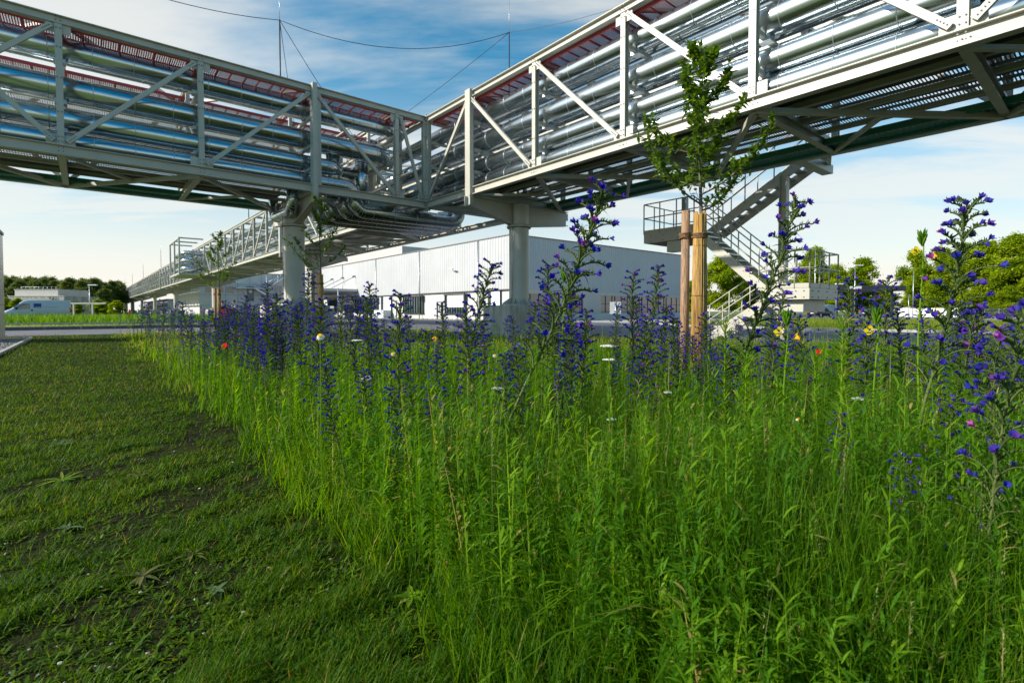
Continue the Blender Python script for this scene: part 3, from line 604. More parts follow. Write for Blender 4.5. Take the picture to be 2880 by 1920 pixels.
wire(T2, px2w(2100, 17, -110), 0.4, 'faint wire from the right lightning mast up to the right', 0.009)

# ------------------------------------------------------------------ stair tower beside bridge B
ST = thing('stair_tower', 'cream steel staircase with two landings beside the right bridge', 'staircase', (5.4, -10.5, 0))
LA0, LA1, LB0, LB1 = 4.95, 5.80, 5.92, 6.85      # two lanes in p
def stringer(mb, p, q0, z0, q1, z1): mb.beam((p, q0, z0), (p, q1, z1), 0.05, 0.27)
def flight(q0, z0, q1, z1, pa, pb, n, rail=True):
    for p in (pa + .03, pb - .03): mb = MB(); stringer(mb, p, q0, z0 - 0.08, q1, z1 - 0.08); dn = 12; bolts(mb, [(p - 0.03, q0 + (q1 - q0) * (k + .5) / dn, z0 - .03 + (z1 - z0) * (k + .5) / dn) for k in range(dn)], (-1, 0, 0), 0.011); mb.build('stringer', [MT['steel'], MT['bolt']], ST)
    for k in range(n):
        s = (k + 0.5) / n; q, z = q0 + (q1 - q0) * s, z0 + (z1 - z0) * s; mb = MB(); mb.box((pa + 0.06, q - 0.13, z - 0.02), (pb - 0.06, q + 0.13, z + 0.02)); mb.build('tread', MT['galv2'], ST)
    if rail:
        for p in (pa + .02, pb - .02):
            mb = MB()
            for h in (1.05, 0.55): mb.tube([(p, q0, z0 + h), (p, q1, z1 + h)], 0.02, 8)
            for k in range(4): s = (k + 0.35) / 3.7; mb.tube([(p, q0 + (q1 - q0) * s, z0 + (z1 - z0) * s), (p, q0 + (q1 - q0) * s, z0 + (z1 - z0) * s + 1.05)], 0.02, 8)
            mb.build('handrail', MT['steel'], ST)
def landing(q0, q1, z, pa, pb, skip=()):
    mb = MB(); mb.box((pa, q0, z - 0.32), (pb, q0 + 0.05, z - 0.02)); mb.box((pa, q1 - 0.05, z - 0.32), (pb, q1, z - 0.02)); mb.box((pa, q0 + .05, z - 0.32), (pa + .05, q1 - .05, z - 0.02)); mb.box((pb - .05, q0 + .05, z - 0.32), (pb, q1 - .05, z - 0.02))
    bolts(mb, [(pa - 0.005, q0 + (q1 - q0) * s, z - h) for s in (.12, .3, .6, .85) for h in (.08, .26)], (-1, 0, 0), 0.016); bolts(mb, [(pa + (pb - pa) * s, q0 - 0.005, z - h) for s in (.1, .3, .6, .9) for h in (.08, .26)], (0, -1, 0), 0.016)
    mb.build('landing_frame', [MT['steel'], MT['bolt']], ST)
    mb = MB(); mb.box((pa, q0, z - 0.02), (pb, q1, z + 0.012)); mb.box((pa - 0.012, q0 - 0.012, z + .012), (pa, q1 + 0.012, z + 0.14)) if 'w' not in skip else None; mb.box((pa, q0 - 0.012, z + .012), (pb, q0, z + 0.14)) if 's' not in skip else None
    mb.build('landing_deck', MT['steel'], ST)
    mb = MB(); sides = {'w': ((pa, q0), (pa, q1)), 'e': ((pb, q0), (pb, q1)), 's': ((pa, q0), (pb, q0)), 'n': ((pa, q1), (pb, q1))}
    for k, (a, b) in sides.items():
        if k in skip: continue
        for h in (1.08, 0.58): mb.tube([(*a, z + h), (*b, z + h)], 0.022, 8)
        n = 3
        for i in range(n + 1): x, y = a[0] + (b[0] - a[0]) * i / n, a[1] + (b[1] - a[1]) * i / n; mb.tube([(x, y, z), (x, y, z + 1.08)], 0.022, 8)
    mb.build('landing_rail', MT['steel'], ST)
landing(-9.0, -7.0, 3.78, LA0, LB1, ('s',)); landing(-12.6, -11.4, 1.66, LA0, LB1 + .3, ('n',))
mb = MB(); mb.box((LA0 + 0.1, -8.5, 3.08), (LA0 + 0.45, -7.9, 3.46)); mb.build('bracket', MT['steel'], ST)
mb = MB(); mb.box((LA0 + 0.25, -12.35, 0.98), (LB1, -11.6, 1.34)); mb.build('bracket', MT['steel'], ST)
flight(-12.4, 5.85, -9.0, 3.78, LB0, LB1, 11); flight(-9.0, 3.78, -11.4, 1.66, LA0, LA1, 10); flight(-11.4, 1.66, -8.8, 0.0, LB0, LB1, 8)
for (p, q, z0, z1, w) in ((4.81, -11.5, 0, ZB0, 0.22), (4.81, -8.1, 0, ZB0, 0.17)):
    mb = MB(); mb.ibeam((p + 1.05, q, z0), (p + 1.05, q, z1 if q < -10 else 5.1), w, w, (0, 1, 0)); mb.build('post', MT['steel'], ST)
mb = MB(); mb.box((4.7, -12.5, 5.2), (6.9, -12.2, 5.45)); mb.beam((LB1, -12.4, 5.5), (4.8, -13.1, 5.2), 0.1, 0.12); mb.build('outrigger', MT['steel'], ST)

# ------------------------------------------------------------------ buildings
HP, HQ = 24.1, 23.6
def t_px(px): u = (px - 1440) / 1439; return -u * 54.6 / (0.639 + 0.769 * u)
def r_px(px): u = (px - 1440) / 1439; return u * 54.6 / (0.769 - 0.639 * u)
H = thing('factory_hall', 'large white factory hall with ribbed metal cladding and grey ground floor', 'building', (HP, HQ, 0))
LEN, WID, HT = 95.0, 34.5, 9.1
mb = MB(); mb.box((HP + .25, HQ + .25, -0.1), (HP + WID - .1, HQ + LEN, 3.4)); mb.build('ground_floor_wall', MT['panel'], H)
mb = MB(); n = int(LEN / 0.55)                                   # left facade ribs run along q, facing -p
def ribbed(mb, o, d, nrm, length, z0, z1, pitch=0.5, dep=0.035):
    o, d, nrm = Vector(o), Vector(d), Vector(nrm); n = int(length / pitch); vs = []; k = 0
    prof = [(0, 0), (0.5, 0), (0.6, dep), (0.9, dep)]
    for i in range(n):
        for s, e in prof: x = o + d * ((i + s) * pitch) - nrm * 0 + nrm * e; vs += [(x.x, x.y, z0), (x.x, x.y, z1)]
    m = len(vs) // 2; mb.add(vs, [(2 * i, 2 * i + 2, 2 * i + 3, 2 * i + 1) for i in range(m - 1)])
ribbed(mb, (HP, HQ, 0), (0, 1, 0), (-1, 0, 0), LEN, 3.4, HT); ribbed(mb, (HP, HQ, 0), (1, 0, 0), (0, -1, 0), WID, 3.4, HT, 0.36, 0.035)
mb.box((HP + 0.01, HQ + 0.01, 3.41), (HP + WID, HQ + LEN, HT - 0.01)); mb.build('cladding', MT['white'], H)
mb = MB(); mb.box((HP - .12, HQ - .12, HT), (HP + WID, HQ + LEN, HT + 0.10)); mb.box((HP - .08, HQ + 0.0, 3.31), (HP + .3, HQ + LEN, 3.39)); mb.build('eaves_trim', MT['trim'], H)
for k in range(7): mb = MB(); mb.tube([(HP - .12, HQ + 6 + k * 13.5, 0), (HP - .12, HQ + 6 + k * 13.5, HT)], .07, 6); mb.build('downpipe', MT['galv2'], H)
for k in range(38): q = HQ + 30 + k * 1.7; mb = MB(); mb.beam((HP - .05, q, HT + .1), (HP - .05, q, HT + 0.42), 0.05, 0.05); mb.build('roof_fixing', MT['galv2'], H)
mb = MB(); mb.box((HP - .03, HQ - .03, 2.92), (HP + WID, HQ + .25, 3.39)); mb.build('fascia_band', MT['beigepanel'], H)
mb = MB(); mb.box((HP - .0, HQ, -.1), (HP + WID, HQ + .2, 0.78)); mb.build('base_wall', MT['panel'], H)
# ribbon glazing on the right facade
for k in range(6):
    x0, x1 = HP + 0.1 + k * 5.7, HP + 0.1 + (k + 1) * 5.7 - 0.06
    mb = MB(); mb.box((x0, HQ + .08, 0.8), (x1, HQ + 0.12, 2.92)); w = mb.build('window', MT['glass'], H)
    mb = MB()
    for j in range(5): x = x0 + (x1 - x0) * j / 4.4; mb.beam((x, HQ + .05, 0.8), (x, HQ + .05, 2.92), 0.06, 0.06, (0, 1, 0))
    mb.beam((x0, HQ + .05, 1.9), (x1, HQ + .05, 1.9), 0.05, 0.05); mb.build('mullion', MT['dark'], w, origin=(HP, HQ, 0))
mb = MB(); mb.box((HP + r_px(1575), HQ - .01, 0.8), (HP + r_px(1575) + .35, HQ + .1, 2.92)); mb.box((HP + r_px(1640), HQ - .01, 0.8), (HP + r_px(1690), HQ + .1, 2.92)); mb.build('pier', MT['beigepanel'], H)
# left facade openings
def lf_win(pa, pb, z0, z1, blind=False):
    a, b = HQ + t_px(pb), HQ + t_px(pa); mb = MB(); mb.box((HP + .12, a, z0), (HP + .18, b, z1)); w = mb.build('window', MT['glass'], H)
    mb = MB(); n = 8
    for k in range(n + 1): q = a + (b - a) * k / n; mb.beam((HP + .06, q, z0), (HP + .06, q, z1), 0.09, 0.1, (0, 1, 0))
    mb.box((HP - .02, a - .15, z1), (HP + .24, b + .15, z1 + .14)); mb.box((HP - .02, a - .15, z0 - .1), (HP + .24, b + .15, z0)); mb.beam((HP - .1, a - .1, z1 - .6), (HP - .1, a - .1, z1 + .2), .12, .12, (0, 1, 0)); mb.build('window_frame', MT['dark'], w, origin=(HP, HQ, 0))
    if blind:
        mb = MB()
        for k in range(3): q = a + .3 + (b - a - .9) * k / 3; mb.box((HP + .0, q, z0 + .75), (HP + .03, q + (b - a - .9) / 3 - .06, z1)); 
        mb.build('blind', MT['blind'], w, origin=(HP, HQ, 0))
for a, b, bl in ((922, 946, 0), (999, 1062, 0), (1134, 1189, 0), (1251, 1308, 1)): lf_win(a, b, 0.72, 2.95, bl)
def lf_door(pa, pb, z1, m, roller=False):
    a, b = HQ + t_px(pb), HQ + t_px(pa); mb = MB(); mb.box((HP + .02, a, 0), (HP + .26, b, z1)); mb.build('door_recess', MT['dark'], H)
    mb = MB(); mb.box((HP - .0, a + (0.0 if roller else .08), 0.0), (HP + .02, a + (b - a) * (.72 if roller else .62), z1 - .12)); d = mb.build('door', m, H)
    if not roller: mb = MB(); c = (HP - .02, a + (b - a) * .33, 1.5); mb.tube([(HP - .01, c[1], c[2]), (HP - .03, c[1], c[2])], 0.22, 16); mb.build('porthole', MT['glass'], d, origin=(HP, HQ, 0))
lf_door(1114, 1124, 2.2, MT['panel']); lf_door(1228, 1242, 2.2, MT['panel']); lf_door(1347, 1361, 2.2, MT['panel'])
lf_door(1072, 1100, 3.28, MT['doorwhite'], True); lf_door(1372, 1406, 3.28, MT['doorwhite'], True)
a = HQ + t_px(1100); b = HQ + t_px(1074); mb = MB(); mb.box((HP - 1.2, a, -.02), (HP - .02, b, 1.15)); tag(mb.build('loading_ramp_screen', MT['doorwhite'], None, (HP - .6, (a + b) / 2, 0), grid=True), 'pale grey box standing before the loading door of the hall', 'screen')
# canopy
q0 = HQ + t_px(1008); CN = thing('entrance_canopy', 'flat grey canopy hung on tie rods from the hall wall', 'canopy', (HP, q0, 4.2))
mb = MB(); mb.box((HP - 5.8, q0, 4.25), (HP - .08, q0 + 16, 4.65)); mb.build('roof', MT['panel'], CN)
mb = MB()
for k in range(5): mb.beam((HP - 5.4, q0 + .4 + 3.7 * k, 4.1), (HP - .1, q0 + .4 + 3.7 * k, 4.1), 0.16, 0.26)
mb.build('roof_rib', MT['trim'], CN)
for k in range(3): mb = MB(); mb.tube([(HP - 4.2, q0 + 1 + k * 5, 4.65), (HP - .1, q0 + 1 + k * 5, 6.8)], 0.05, 6); mb.tube([(HP - .5, q0 + 1 + k * 5, 6.75), (HP - .03, q0 + 1 + k * 5, 6.85)], 0.14, 8); mb.build('tie_rod', MT['trim'], CN)
CM = thing('wall_camera', 'small camera on a bent arm high on the white hall wall', 'camera', (HP, HQ + t_px(1285), 6.1)); q = HQ + t_px(1285)
mb = MB(); mb.tube([(HP - .05, q, 5.7), (HP - .5, q, 5.9), (HP - .6, q, 6.1)], 0.035, 6); mb.build('arm', MT['galv2'], CM); mb = MB(); mb.beam((HP - .6, q - .1, 6.1), (HP - .7, q + .75, 6.25), 0.16, 0.16); mb.build('housing', MT['panel'], CM)
# higher roof block
mb = MB(); ribbed(mb, (HP + 6, HQ + 36, 0), (0, 1, 0), (-1, 0, 0), 58, HT + .1, 11.9); ribbed(mb, (HP + 6, HQ + 36, 0), (1, 0, 0), (0, -1, 0), 20, HT + .1, 11.9); mb.box((HP + 6.02, HQ + 36.02, HT + .1), (HP + 26, HQ + 94, 11.88)); mb.build('upper_storey', MT['beigepanel'], H)
# grey wing with outside stairs
WG = thing('office_wing', 'grey panelled wing with rows of small windows behind the outside stairs', 'building', (4, HQ + 95, 0)); q = HQ + 72
WG.location = Lw(4, q, 0); WG['_o'] = (4, q, 0)
mb = MB(); mb.box((6.0, q, -.1), (HP - .1, q + 30, 8.6)); mb.build('wall', MT['panel'], WG)
mb = MB()
for x in range(1, 9): mb.box((6 + x * 2.2, q - .02, 0), (6 + x * 2.2 + .05, q - .003, 8.6))
for z in (2.1, 4.2, 6.3): mb.box((6.0, q - .022, z), (HP - .1, q - .004, z + .05))
mb.build('panel_joint', MT['trim'], WG)
mb = MB(); mb.box((5.8, q - .1, 8.6), (HP, q + 30, 8.75)); mb.build('roof_edge', MT['trim'], WG)
for k, (x, z, w_, h_) in enumerate(((7.0, 4.6, 1.3, 1.3), (8.8, 4.6, 1.3, 1.3), (10.6, 4.6, 1.3, 1.3), (19.5, 4.3, 1.4, 1.9), (19.5, 1.3, 1.4, 1.9))): mb = MB(); mb.box((x, q - .04, z), (x + w_, q - .001, z + h_)); mb.build('window', MT['glass'], WG)
mb = MB(); mb.box((14.3, q - .06, 3.0), (15.6, q - .001, 6.0)); mb.build('door', MT['trim'], WG)
mb = MB(); mb.tube([(14.95, q - .09, 5.0), (14.95, q - .06, 5.0)], .35, 16); mb.build('door_window', MT['plate'], WG)
S2 = thing('fire_escape', 'blue grey zigzag fire escape on the grey wing', 'staircase', (18, q - 1.5, 0))
for (x0, z0, x1, z1) in ((23.5, 0.2, 19.5, 3.0), (19.5, 3.0, 15.5, 5.6), (22, 8.6, 17.5, 5.6)):
    mb = MB()
    for y in (q - .5, q - 1.5): mb.beam((x0, y, z0), (x1, y, z1), .06, .25); mb.tube([(x0, y, z0 + 1), (x1, y, z1 + 1)], .03, 6)
    for k in range(10): s = (k + .5) / 10; mb.box((x0 + (x1 - x0) * s - .12, q - 1.5, z0 + (z1 - z0) * s), (x0 + (x1 - x0) * s + .12, q - .5, z0 + (z1 - z0) * s + .04)); mb.tube([(x0 + (x1 - x0) * s, q - 1.5, z0 + (z1 - z0) * s), (x0 + (x1 - x0) * s, q - 1.5, z0 + (z1 - z0) * s + 1)], .02, 5)
    mb.build('flight', MT['galv2'], S2)
mb = MB(); mb.box((12.0, q - 1.6, 5.5), (17.5, q - .1, 5.65)); mb.box((17.5, q - 1.6, 2.9), (19.6, q - .1, 3.05)); mb.box((22, q - 1.6, 8.3), (24, q - .1, 8.45))
for x in (12, 13.8, 15.6): mb.tube([(x, q - 1.6, 5.6), (x, q - 1.6, 6.7)], .03, 5)
mb.tube([(12, q - 1.6, 6.7), (17.5, q - 1.6, 6.7)], .03, 5); mb.build('landing', MT['galv2'], S2)
for x in (17.6, 19.8): mb = MB(); mb.tube([(x, q - 1.6, 0), (x, q - 1.6, 8.4)], .08, 6); mb.build('post', MT['galv2'], S2)
# pale hall farther along
B2 = thing('distant_hall', 'pale distant hall seen between the far bridge columns', 'building', (14, 190, 0))
mb = MB(); mb.box((9, 175, -.1), (40, 260, 4.6)); mb.build('wall', MT['beigepanel'], B2); mb = MB(); mb.box((8.6, 174.6, 4.6), (40.4, 260, 4.85)); mb.box((8.9, 174.9, 2.5), (9, 260, 3.1)); mb.build('roof', MT['trim'], B2)
B3 = thing('cream_building', 'sunlit cream block on stilts at the end of the far bridge', 'building', (-3, 262, 0))
mb = MB(); mb.box((-8, 258, 5.0), (6, 275, 8.6)); mb.build('wall', MT['beigepanel'], B3)
for k in range(6): mb = MB(); mb.tube([(-7 + 2.3 * k, 259, 0), (-7 + 2.3 * k, 259, 5)], 0.35, 12); mb.build('column', MT['steel'], B3)
# building at the left edge
LBd = thing('metal_clad_pylon', 'slim pylon clad in brushed metal at the left border', 'pylon', (-13.1, 6.7, 0))
mb = MB(); z = 0.02
while z < 3.5: mb.box((-15.5, 4.9, z), (-12.95, 6.7, z + 1.18)); z += 1.2
mb.build('wall', MT['clad'], LBd)
mb = MB(); mb.box((-15.5, 4.92, -.1), (-12.97, 6.68, 0.015)); mb.box((-15.45, 4.95, .1), (-12.965, 6.685, 3.6)); mb.build('plinth', MT['trim'], LBd)
mb = MB(); mb.box((-15.55, 4.85, 3.62), (-12.92, 6.73, 3.72)); mb.build('roof', MT['trim'], LBd)
# low building far left (K61)
def W2(px, d): return px2w(px, d)
LB = thing('low_building', 'low beige two-step building with dark K61 lettering behind the van', 'building', (-96, 105, 0), grid=False)
c = W2(25, 118); mb = MB(); mb.box((c.x, 118, -.1), (c.x + 12.9, 128, 4.45)); mb.build('wall', MT['conc'], LB); mb = MB(); mb.box((c.x + 1.1, 118.5, 4.45), (c.x + 11.1, 127, 5.95)); mb.build('upper_storey', MT['beigepanel'], LB)
mb = MB(); mb.box((c.x - .05, 117.9, 4.45), (c.x + 12.95, 118.2, 4.53)); mb.box((c.x + 1.0, 118.4, 5.95), (c.x + 11.2, 127, 6.03)); mb.build('roof_edge', MT['plate'], LB)
mb = MB()
for k in range(9): mb.tube([(c.x + 2.2 + k * 1.0, 119, 5.95), (c.x + 2.2 + k * 1.0, 119, 6.6)], .03, 5)
mb.tube([(c.x + 2.2, 119, 6.6), (c.x + 10.2, 119, 6.6)], .03, 5); mb.build('roof_rail', MT['galv2'], LB)
fc = bpy.data.curves.new('lettering', 'FONT'); fc.body = 'K61'; fc.size = 0.95; fc.extrude = 0.02; fc.space_character = 1.25; fo = bpy.data.objects.new('lettering', fc); COL.objects.link(fo); fo.parent = LB; fo.location = (c.x + 9.6 + 96, 117.85 - 105, 3.62); fo.rotation_euler = (R(90), 0, 0); fc.materials.append(MT['dark'])
bpy.context.view_layer.update(); lm = bpy.data.meshes.new_from_object(fo.evaluated_get(bpy.context.evaluated_depsgraph_get())); lo_ = bpy.data.objects.new('lettering', lm); COL.objects.link(lo_); lo_.parent = LB; lo_.location = fo.location; lo_.rotation_euler = fo.rotation_euler; bpy.data.objects.remove(fo); lo_.name = 'lettering'

# ------------------------------------------------------------------ vehicles
def wheelset(par, xs, y, r, z=None, org=(0, 0, 0)):
    for x in xs:
        for s in (-1, 1):
            mb = MB(); mb.tube([(x, s * (y - .2), r), (x, s * y, r)], r, 24); w = mb.build('wheel', MT['black'], par, origin=org)
            mb = MB(); mb.tube([(x, s * (y - .05), r), (x, s * (y + .01), r)], r * 0.62, 12); mb.build('rim', MT['galv2'], w, origin=org)
def loft(st, smooth=True):
    """st: list of (x, [(y,z)...]) half sections, mirrored"""
    mb = MB(); n = len(st[0][1]); vs = []
    for x, sec in st: vs += [(x, y, z) for y, z in sec] + [(x, -y, z) for y, z in reversed(sec)]
    m = 2 * n; fs = [(i * m + k, i * m + (k + 1) % m, (i + 1) * m + (k + 1) % m, (i + 1) * m + k) for i in range(len(st) - 1) for k in range(m)]
    fs += [tuple(range(m - 1, -1, -1)), tuple((len(st) - 1) * m + k for k in range(m))]; mb.add(vs, fs, smooth); return mb
def van():
    t = thing('parked_van', 'white panel van with a blue square sign on its side, parked beyond the road', 'van', (0, 0, 0), grid=False)
    # x: 0 = rear, +x = nose ; side towards viewer is +y
    def sec(w, zb, zs, zr): return [(w * .9, zb), (w, zb + .15), (w, zs), (w * .93, zr - .12), (w * .82, zr)]
    st = [(0.0, sec(.96, .42, 1.2, 2.28)), (.06, sec(1.0, .38, 1.2, 2.42)), (3.9, sec(1.02, .32, 1.2, 2.44)), (4.35, sec(1.02, .32, 1.2, 2.36)), (4.75, sec(1.01, .32, 1.18, 2.02)), (5.25, sec(1.0, .32, 1.1, 1.52)), (5.6, sec(.98, .32, 1.0, 1.28)), (6.0, sec(.93, .34, .85, 1.10)), (6.15, sec(.84, .42, .75, .92))]
    loft(st).build('body', MT['vanwhite'], t); y = 1.035
    mb = MB(); mb.add([(3.72, y - .012, 1.34), (5.22, y - .02, 1.24), (5.02, y - .045, 1.56), (4.5, y - .07, 1.98), (3.8, y - .04, 2.0)], [(0, 1, 2, 3, 4)]); mb.build('side_window', MT['glass'], t)
    mb = MB(); mb.add([(4.78, .9, 2.04), (4.78, -.9, 2.04), (5.3, -.93, 1.52), (5.3, .93, 1.52)], [(0, 1, 2, 3)]); mb.build('windscreen', MT['glass'], t)
    mb = MB(); mb.box((2.75, y - .005, 1.5), (3.42, y + .01, 2.0)); mb.cur = 1
    x = 2.84
    for k, w in enumerate((.05, .03, .06, .03, .05, .03, .04, .05)): mb.box((x, y + .01, 1.56), (x + w - .012, y + .014, 1.63)); x += w + .012
    mb.build('blue_sign', [MT['signblue'], MT['plate']], t)
    mb = MB(); mb.box((1.2, y, 1.55), (2.5, y + .006, 1.60)); mb.build('red_lettering_line', mat('faded_red_print', (.55, .3, .3), .6), t)
    mb = MB(); mb.box((3.5, y, 1.1), (3.68, y + .01, 1.28)); mb.build('fuel_flap', MT['black'], t)
    mb = MB(); mb.box((4.9, y - .02, 1.28), (5.05, y + .22, 1.56)); mb.build('mirror', MT['black'], t)
    mb = MB(); mb.box((-.015, .78, .95), (.08, 1.01, 1.5)); mb.build('tail_light', MT['lamp_red'], t); mb = MB(); mb.box((-.015, -1.01, .95), (.08, -.78, 1.5)); mb.build('tail_light', MT['lamp_red'], t)
    mb = MB(); mb.box((-.06, -.95, .38), (.1, .95, .58)); mb.build('bumper', MT['black'], t)
    wheelset(t, (1.0, 5.0), 1.0, .34); return t
v = van(); v.scale = (.94, .94, .94); v.location = (-53.4, 62.0, 0); v.rotation_euler = (0, 0, ROT + math.pi)   # nose to the left (-a)
def car(body, label, suv=True):
    t = thing('parked_car', label, 'car', (0, 0, 0), grid=False, group='cars in the far car park'); hh = 1.66 if suv else 1.45
    def sec(w, zb, zs, zr, wr): return [(w * .9, zb), (w, zb + .2), (w, zs), (wr, zr), (wr * .86, zr + .02)]
    st = [(0, sec(.84, .42, .85, .9, .7)), (.08, sec(.9, .3, .95, 1.05, .74)), (.35, sec(.92, .26, .98, hh - .18, .66)), (.9, sec(.93, .24, .97, hh - .02, .66)), (2.3, sec(.93, .24, .96, hh, .68)), (2.95, sec(.93, .24, .95, hh - .1, .66)), (3.5, sec(.92, .24, .93, 1.1, .76)), (4.2, sec(.9, .26, .84, .92, .74)), (4.55, sec(.78, .34, .66, .74, .6))]
    loft(st).build('body', body, t)
    for s in (-1, 1):
        mb = MB(); y = lambda z: s * (.945 - (z - .95) * .40); mb.add([(.55, y(1.02), 1.02), (3.25, y(1.02), 1.02), (2.85, y(hh - .15), hh - .16), (.95, y(hh - .12), hh - .12)], [(0, 1, 2, 3)]); mb.build('side_window', MT['glass'], t)
        mb = MB(); mb.box((-.02, s * .62 - .2, .78), (.1, s * .62 + .2, .98)); mb.build('tail_light', MT['lamp_red'], t)
    mb = MB(); mb.add([(.06, .68, 1.06), (.06, -.68, 1.06), (.33, -.6, hh - .2), (.33, .6, hh - .2)], [(0, 1, 2, 3)]); mb.build('rear_window', MT['glass'], t)
    mb = MB(); mb.box((-.03, -.26, .62), (.02, .26, .73)); mb.build('number_plate', MT['plate'], t)
    wheelset(t, (.85, 3.65), .93, .34); return t
c1 = car(MT['navy'], 'dark blue estate car with red tail lights parked right of the stairs'); c1.location = px2w(2283, 84); c1.rotation_euler = (0, 0, R(28))
c2 = car(MT['bluecar'], 'blue grey car with red tail lights under the dark gate roof', False); c2.location = px2w(2430, 88); c2.rotation_euler = (0, 0, R(42))
v2 = copy_thing(v, px2w(2338, 105), rotz=R(205), label='white van seen behind the dark estate car'); v2.name = 'parked_van'
for ch in list(v2.children):
    if ch.name.split('.')[0] in ('blue_sign', 'red_lettering_line'): bpy.data.objects.remove(ch)

# ------------------------------------------------------------------ gate roof, lamps, hydrants, signs, fence
G = thing('gate_canopy', 'flat dark grey roof on posts over the distant gate', 'canopy', tuple(px2w(2440, 82)), grid=False)
gx, gy = px2w(2440, 82).x - 2.0, 82
mb = MB(); mb.box((gx - 5.6, gy - 2.5, 4.15), (gx + 6.1, gy + 3.5, 4.95)); mb.build('roof', MT['dark'], G)
mb = MB(); mb.box((gx - 3.0, gy - 2.54, 4.45), (gx - .8, gy - 2.505, 4.86)); mb.build('name_board', MT['plate'], G)
for x, y in ((-4.3, -2), (-1.8, -2), (1.6, -2), (4.3, -2), (-3.5, 3), (5.2, 3)): mb = MB(); mb.box((gx + x - .14, gy + y - .14, 0), (gx + x + .14, gy + y + .14, 4.15)); mb.build('post', MT['dark'], G)
def lamp(px, d, ytop, label, arm=True):
    p = px2w(px, d); z = 1 + (875 - ytop) / 1439 * d; t = thing('street_lamp', label, 'street lamp', tuple(p), 'street lamps and poles', grid=False)
    mb = MB(); mb.tube([(p.x, p.y, 0), (p.x, p.y, z)], [0.06, 0.04], 8); mb.build('pole', MT['galv2'], t)
    if arm: mb = MB(); mb.box((p.x - .1, p.y - .15, z), (p.x + 1.0, p.y + .15, z + .12)); mb.build('lamp_head', MT['plate'], t)
lamp(254, 66, 803, 'slim grey lamp post between the white van and the far bridge'); lamp(1986, 42, 742, 'pale blue grey pole behind the steel stairs, right of the reed wrapped trunk', False)
lamp(2290, 60, 700, 'blue grey lamp post behind the lower stair landing', False); lamp(2402, 70, 748, 'tall pale lamp post in front of the gate roof'); lamp(2566, 75, 762, 'pale lamp post at the right end of the gate roof', False); lamp(2350, 66, 800, 'short pale lamp post left of the gate roof')
lamp(2640 - 86, 90, 828, 'white flag-like post beside the gate', False)
def hydrant(p, label):
    t = thing('fire_hydrant', label, 'hydrant', tuple(p), 'red hydrants', grid=False); x, y, z = p
    mb = MB(); mb.tube([(x, y, 0), (x, y, .7), (x, y, .72), (x, y, 1.1), (x, y, 1.2)], [.1, .1, .2, .2, .05], 12); mb.build('body', MT['redpaint'], t)
    mb = MB(); mb.tube([(x - .26, y, .9), (x + .26, y, .9)], .07, 8); mb.build('outlet', MT['galv2'], t)
hydrant(px2w(366, 75), 'red hydrant under the far bridge at the left'); hydrant(px2w(1979, 48), 'red hydrant beside the pale pole behind the reed wrapped trunk'); hydrant(px2w(2634, 78), 'red hydrant by the distant white wall at the right')
# two white panels on a pole
p = px2w(1731, 40); SG = thing('double_sign', 'two blank white sign panels on one pole before the glass front', 'sign', tuple(p), grid=False)
mb = MB(); mb.tube([(p.x, p.y, 0), (p.x, p.y, 1.75)], .07, 10); mb.build('pole', MT['galv2'], SG)
for s in (-1, 1): mb = MB(); mb.box((p.x + (-.44 if s < 0 else .08), p.y - .05, .78), (p.x + (-.08 if s < 0 else .42), p.y, 1.72)); mb.build('panel', MT['plate'], SG)
# yellow-orange info board and cabinets by the hall
p = px2w(927, 46); IB = thing('information_board', 'white board with an orange patch near the second small tree', 'sign', tuple(p), grid=False)
mb = MB(); mb.box((p.x - .4, p.y - .05, 0), (p.x + .4, p.y + .05, 1.45)); mb.build('board', MT['plate'], IB); mb = MB(); mb.box((p.x - .36, p.y - .06, .75), (p.x + .1, p.y - .051, 1.2)); mb.box((p.x - .0, p.y - .064, .3), (p.x + .36, p.y - .052, .85)); mb.build('orange_patch', MT['orange'], IB)
p = px2w(952, 60); mb = MB(); mb.tube([(p.x, p.y, 0), (p.x, p.y, 3.7)], .07, 8); tag(mb.build('canopy_pole', MT['galv2'], None, (p.x, p.y, 0)), 'slim grey pole standing before the canopy', 'pole')
p = px2w(984, 76); mb = MB(); mb.box((p.x - .7, p.y - .3, 0), (p.x + .5, p.y + .3, 2.0)); tag(mb.build('cabinet', MT['dark'], None, (p.x, p.y, 0)), 'dark cabinet by the hall wall under the canopy', 'cabinet')
# far wall, fence right
p0, p1 = px2w(2520, 92), px2w(2700, 84); mb = MB(); mb.beam((p0.x, p0.y, .75), (p1.x, p1.y, .75), .2, 1.5); tag(mb.build('boundary_wall', MT['plate'], None, (p0.x, p0.y, 0)), 'low white wall beside the gate roof', 'wall')
FN = thing('mesh_fence', 'grey mesh fence in front of the right-hand trees', 'fence', tuple(px2w(2700, 84)), grid=False)
a, b = px2w(2690, 84), px2w(3300, 74); n = 14
for k in range(n + 1): q_ = a.lerp(b, k / n); mb = MB(); mb.beam((q_.x, q_.y, 0), (q_.x, q_.y, 1.5), .06, .06, (0, 1, 0)); mb.build('post', MT['galv2'], FN)
mb = MB()
for z in np.arange(.1, 1.5, .2): mb.beam((a.x, a.y, z), (b.x, b.y, z), .015, .015)
for k in range(180): q_ = a.lerp(b, k / 180); mb.beam((q_.x, q_.y, .05), (q_.x, q_.y, 1.45), .012, .012, (0, 1, 0))
mb.build('mesh', MT['galv2'], FN)
PG = thing('pipe_gantry', 'low pale green pipe gantry before the pine wood at the left', 'gantry', tuple(px2w(200, 80)), grid=False)
a, b = px2w(60, 80, 853), px2w(300, 80, 853); mb = MB(); mb.beam(a, b, .2, .22); mb.build('beam', MT['steel'], PG)
